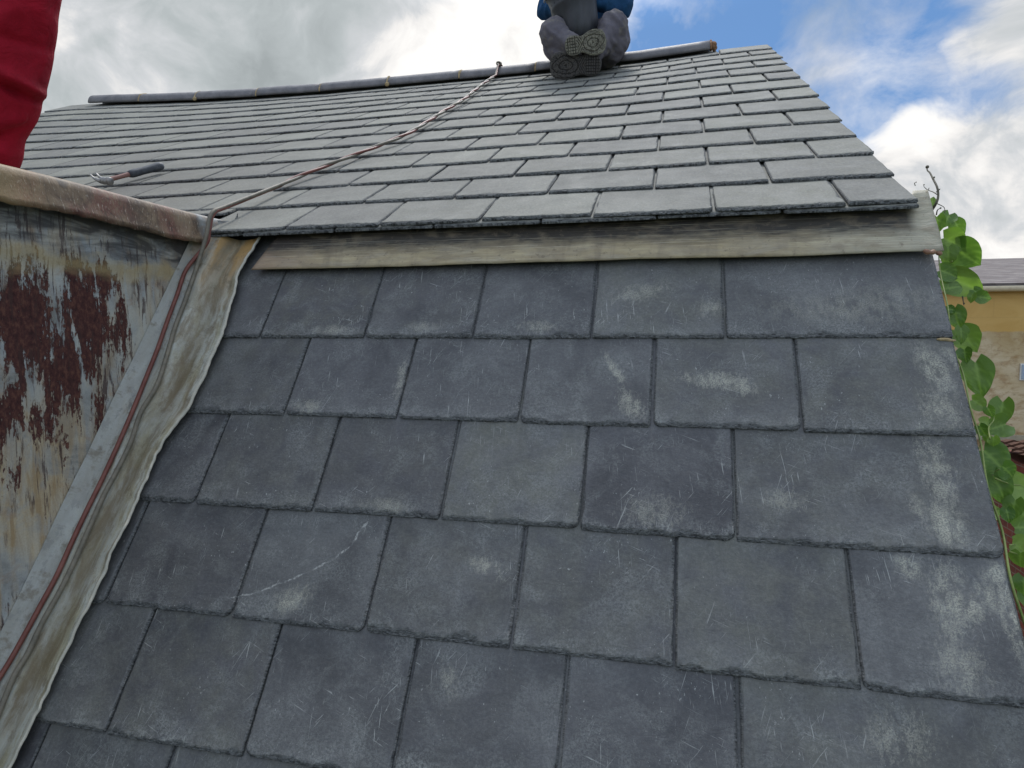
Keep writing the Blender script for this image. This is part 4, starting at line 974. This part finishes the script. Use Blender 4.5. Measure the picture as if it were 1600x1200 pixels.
for pts, rad in (([(1455, 330, .86), (1463, 317, .865), (1466, 305, .87), (1464, 292, .87), (1458, 280, .87), (1453, 270, .87), (1449, 266, .87), (1448, 259, .87)], .0036),
                 ([(1466, 305, .87), (1458, 300, .87), (1450, 297, .87), (1444, 292, .865), (1443, 288, .865)], .0014), ([(1449, 312, .86), (1448, 302, .865), (1452, 293, .87)], .0012), ([(1463, 300, .87), (1469, 295, .87)], .0014),
                 ([(1464, 318, .87), (1475, 324, .88), (1476, 333, .88)], .0012), ([(1463, 336, .87), (1465, 328, .87), (1471, 325, .875)], .0018), ([(1430, 290, .83), (1429, 286, .83), (1432, 285, .83)], .0012), ([(1459, 281, .87), (1459, 276, .872)], .0018),
                 ([(1504, 463, .92), (1505, 470, .92), (1506, 477, .92)], .0018)):
    bm = bmesh.new(); P, rr = vstem(pts, rad, None); tube(bm, P, rr, 6)
    ball(bm, P[-3]+Vector((.001, 0, .001)), rad*1.2)
    obj('tendril', bm, M_twig, vine, True)

# ------------------------------------------------------------------ neighbours
t = mat('stained_render'); sx = t.new('ShaderNodeSeparateXYZ'); t.l.new(t.obj, sx.inputs[0]); v = t.map(t.obj, sc_=(1, 1, 1.6))
q1 = t.noise(v, 1.3, 6, .62, .6); q2 = t.noise(t.map(t.obj, sc_=(3.5, 3.5, 6)), 1, 6, .7, .3); q3 = t.noise(v, 7, 5, .7)
yel = t.mix(t.mr(q1, .3, .7), S(196, 158, 92), S(210, 174, 110))
bei = t.mix(t.mr(q1, .35, .65), S(178, 154, 112), S(206, 190, 158)); bei = t.mix(t.mr(q2, .48, .66, 0, .75), bei, S(150, 116, 74)); bei = t.mix(t.mr(q3, .60, .70, 0, .7), bei, S(112, 92, 72))
zl = t.math('ADD', sx.outputs[2], t.math('MULTIPLY', t.math('SUBTRACT', q3, .5), .08))
c = t.mix(t.mr(zl, -.27, -.24), bei, yel)
bk_ = t.new('ShaderNodeTexBrick'); cb = t.new('ShaderNodeCombineXYZ'); t.l.new(sx.outputs[0], cb.inputs[0]); t.l.new(sx.outputs[2], cb.inputs[1]); t.l.new(cb.outputs[0], bk_.inputs['Vector'])
bk_.inputs['Scale'].default_value = 1; bk_.inputs['Brick Width'].default_value = .9; bk_.inputs['Row Height'].default_value = .35; bk_.inputs['Mortar Size'].default_value = .012
c = t.mix(t.math('MULTIPLY', t.math('MULTIPLY', bk_.outputs[1], q3), .16), c, S(140, 116, 82))
M_stain = fin(t, c, .9, t.bump(q3, .4, .01), spec=.2)
nb_ = tag(empty('terrace_house', Vector((9, 12, -6.5))), 'yellow and stained beige rendered house with grey roof and cream gutter beyond the climbing plant', 'house')
zg = atY(1560, 455, 12.0).z; zgt = atY(1560, 445, 11.85).z
bm = bmesh.new(); box(bm, (-2, 12, -6.5), (22, 18, zg+.05)); obj('wall', bm, M_stain, nb_)
bm = bmesh.new(); P = [Vector((-2.2, 11.87, zg+.06)), Vector((22.2, 11.87, zg+.06))]
tube(bm, P, .075, 12); obj('gutter', bm, M_white if False else simple('cream_gutter', S(214, 200, 170), S(228, 216, 188), 2, .5, .1, .002), nb_, True)
zr = atY(1560, 404, 15.0).z
t = mat('old_grey_roof'); sx2 = t.new('ShaderNodeSeparateXYZ'); t.l.new(t.obj, sx2.inputs[0])
n = t.noise(t.map(t.obj, sc_=(1, 3, 3)), 2.5, 6, .7, .5); c = t.ramp(n, [(.3, S(88, 78, 74)), (.5, S(118, 108, 104)), (.7, S(146, 138, 132))])
wv = t.new('ShaderNodeTexWave', bands_direction='Y'); t.l.new(t.obj, wv.inputs[0]); wv.inputs['Scale'].default_value = 1.6; wv.inputs['Distortion'].default_value = .4
c = t.mix(.35, c, wv.outputs[0], 'MULTIPLY'); M_oldroof = fin(t, c, .9, t.bump(n, .4, .02))
bm = bmesh.new(); prism(bm, [(-2.2, 11.80, zg+.13), (-2.2, 15, zr-.0), (-2.2, 18.2, zg+.13), (-2.2, 18.2, zg+.05), (-2.2, 15, zr-.1), (-2.2, 11.80, zg+.05)], (24.4, 0, 0)); obj('roof', bm, M_oldroof, nb_)
pw = atY(1594, 568, 11.99)
bm = bmesh.new(); box(bm, (pw.x, 11.97, pw.z-.30), (pw.x+.7, 11.998, pw.z)); wn = obj('window', bm, M_white, nb_)
bm = bmesh.new(); box(bm, (pw.x+.02, 11.96, pw.z-.28), (pw.x+.68, 11.968, pw.z-.02)); obj('pane', bm, fin(mat('pale_glass'), S(150, 166, 178), .25, spec=.6), wn)
zled = atY(1560, 682, 11.95).z
bm = bmesh.new(); box(bm, (-2.05, 11.90, zled-.06), (22, 11.999, zled+.03)); obj('ledge', bm, M_render, nb_)

# low outhouse with brown tiled roof
def pantiles(x0, x1, ya, za, yb_, zb_):
    V, Fc = [], []; L_ = math.hypot(yb_-ya, zb_-za); nrow = int(L_/.16); d = Vector((0, (yb_-ya)/L_, (zb_-za)/L_)); nn2 = Vector((0, -d.z, d.y)); nn2 = nn2 if nn2.z > 0 else -nn2
    nx = int((x1-x0)/.045)
    for r_ in range(nrow):
        for q, (s_, h_) in enumerate(((r_*.16, .035), (r_*.16, .0), ((r_+1)*.16+.02, .008))):
            for i in range(nx+1):
                x = x0+(x1-x0)*i/nx; wob = .016*math.sin(i*math.pi/2)+.006*mn.noise(Vector((x*3, r_, 0)))
                V.append(Vector((x, ya, za))+d*s_+nn2*(h_+wob+.01))
    w_ = nx+1
    for r_ in range(nrow):
        b = r_*3*w_
        for i in range(nx):
            Fc.append((b+i, b+i+1, b+2*w_+i+1, b+2*w_+i)); Fc.append((b+w_+i, b+w_+i+1, b+i+1, b+i))
    return pydata('tiles', V, Fc)
M_btile = simple('brown_tile', S(58, 40, 32), S(96, 70, 56), 7, .9, .4, .01, spec=.15)
lt = tag(empty('outhouse', Vector((4, 5.6, -6.5))), 'red brick outhouse with brown tiled roof behind the lowest leaves', 'outhouse')
pz = atY(1592, 786, 4.4); zb_ = atY(1580, 690, 7.2).z; xa = atY(1536, 700, 7.2).x
obj('roof', pantiles(xa, xa+5, 4.28, pz.z-.02, 7.2, zb_), M_btile, lt)
bm = bmesh.new(); prism(bm, [(xa+.06, 4.4, -6.5), (xa+.06, 7.18, -6.5), (xa+.06, 7.18, zb_-.10), (xa+.06, 4.4, pz.z-.09)], (4.88, 0, 0)); obj('wall', bm, M_brick, lt)

# ------------------------------------------------------------------ ground
t = mat('ground'); n = t.noise(t.obj, .4, 6, .6); n2 = t.noise(t.obj, 6, 5, .7)
c = t.mix(t.mr(n, .4, .6), S(92, 88, 82), S(70, 92, 44)); c = t.mix(.5, c, t.ramp(n2, [(.3, (.6, .6, .6, 1)), (.7, (1.3, 1.3, 1.3, 1))]), 'MULTIPLY')
Mg = fin(t, c, .95, t.bump(n2, .4, .03))
bm = bmesh.new(); bmesh.ops.create_grid(bm, x_segments=4, y_segments=4, size=900, matrix=Matrix.Translation((0, 0, -6.5)))
tag(obj('ground', bm, Mg), kind='structure')
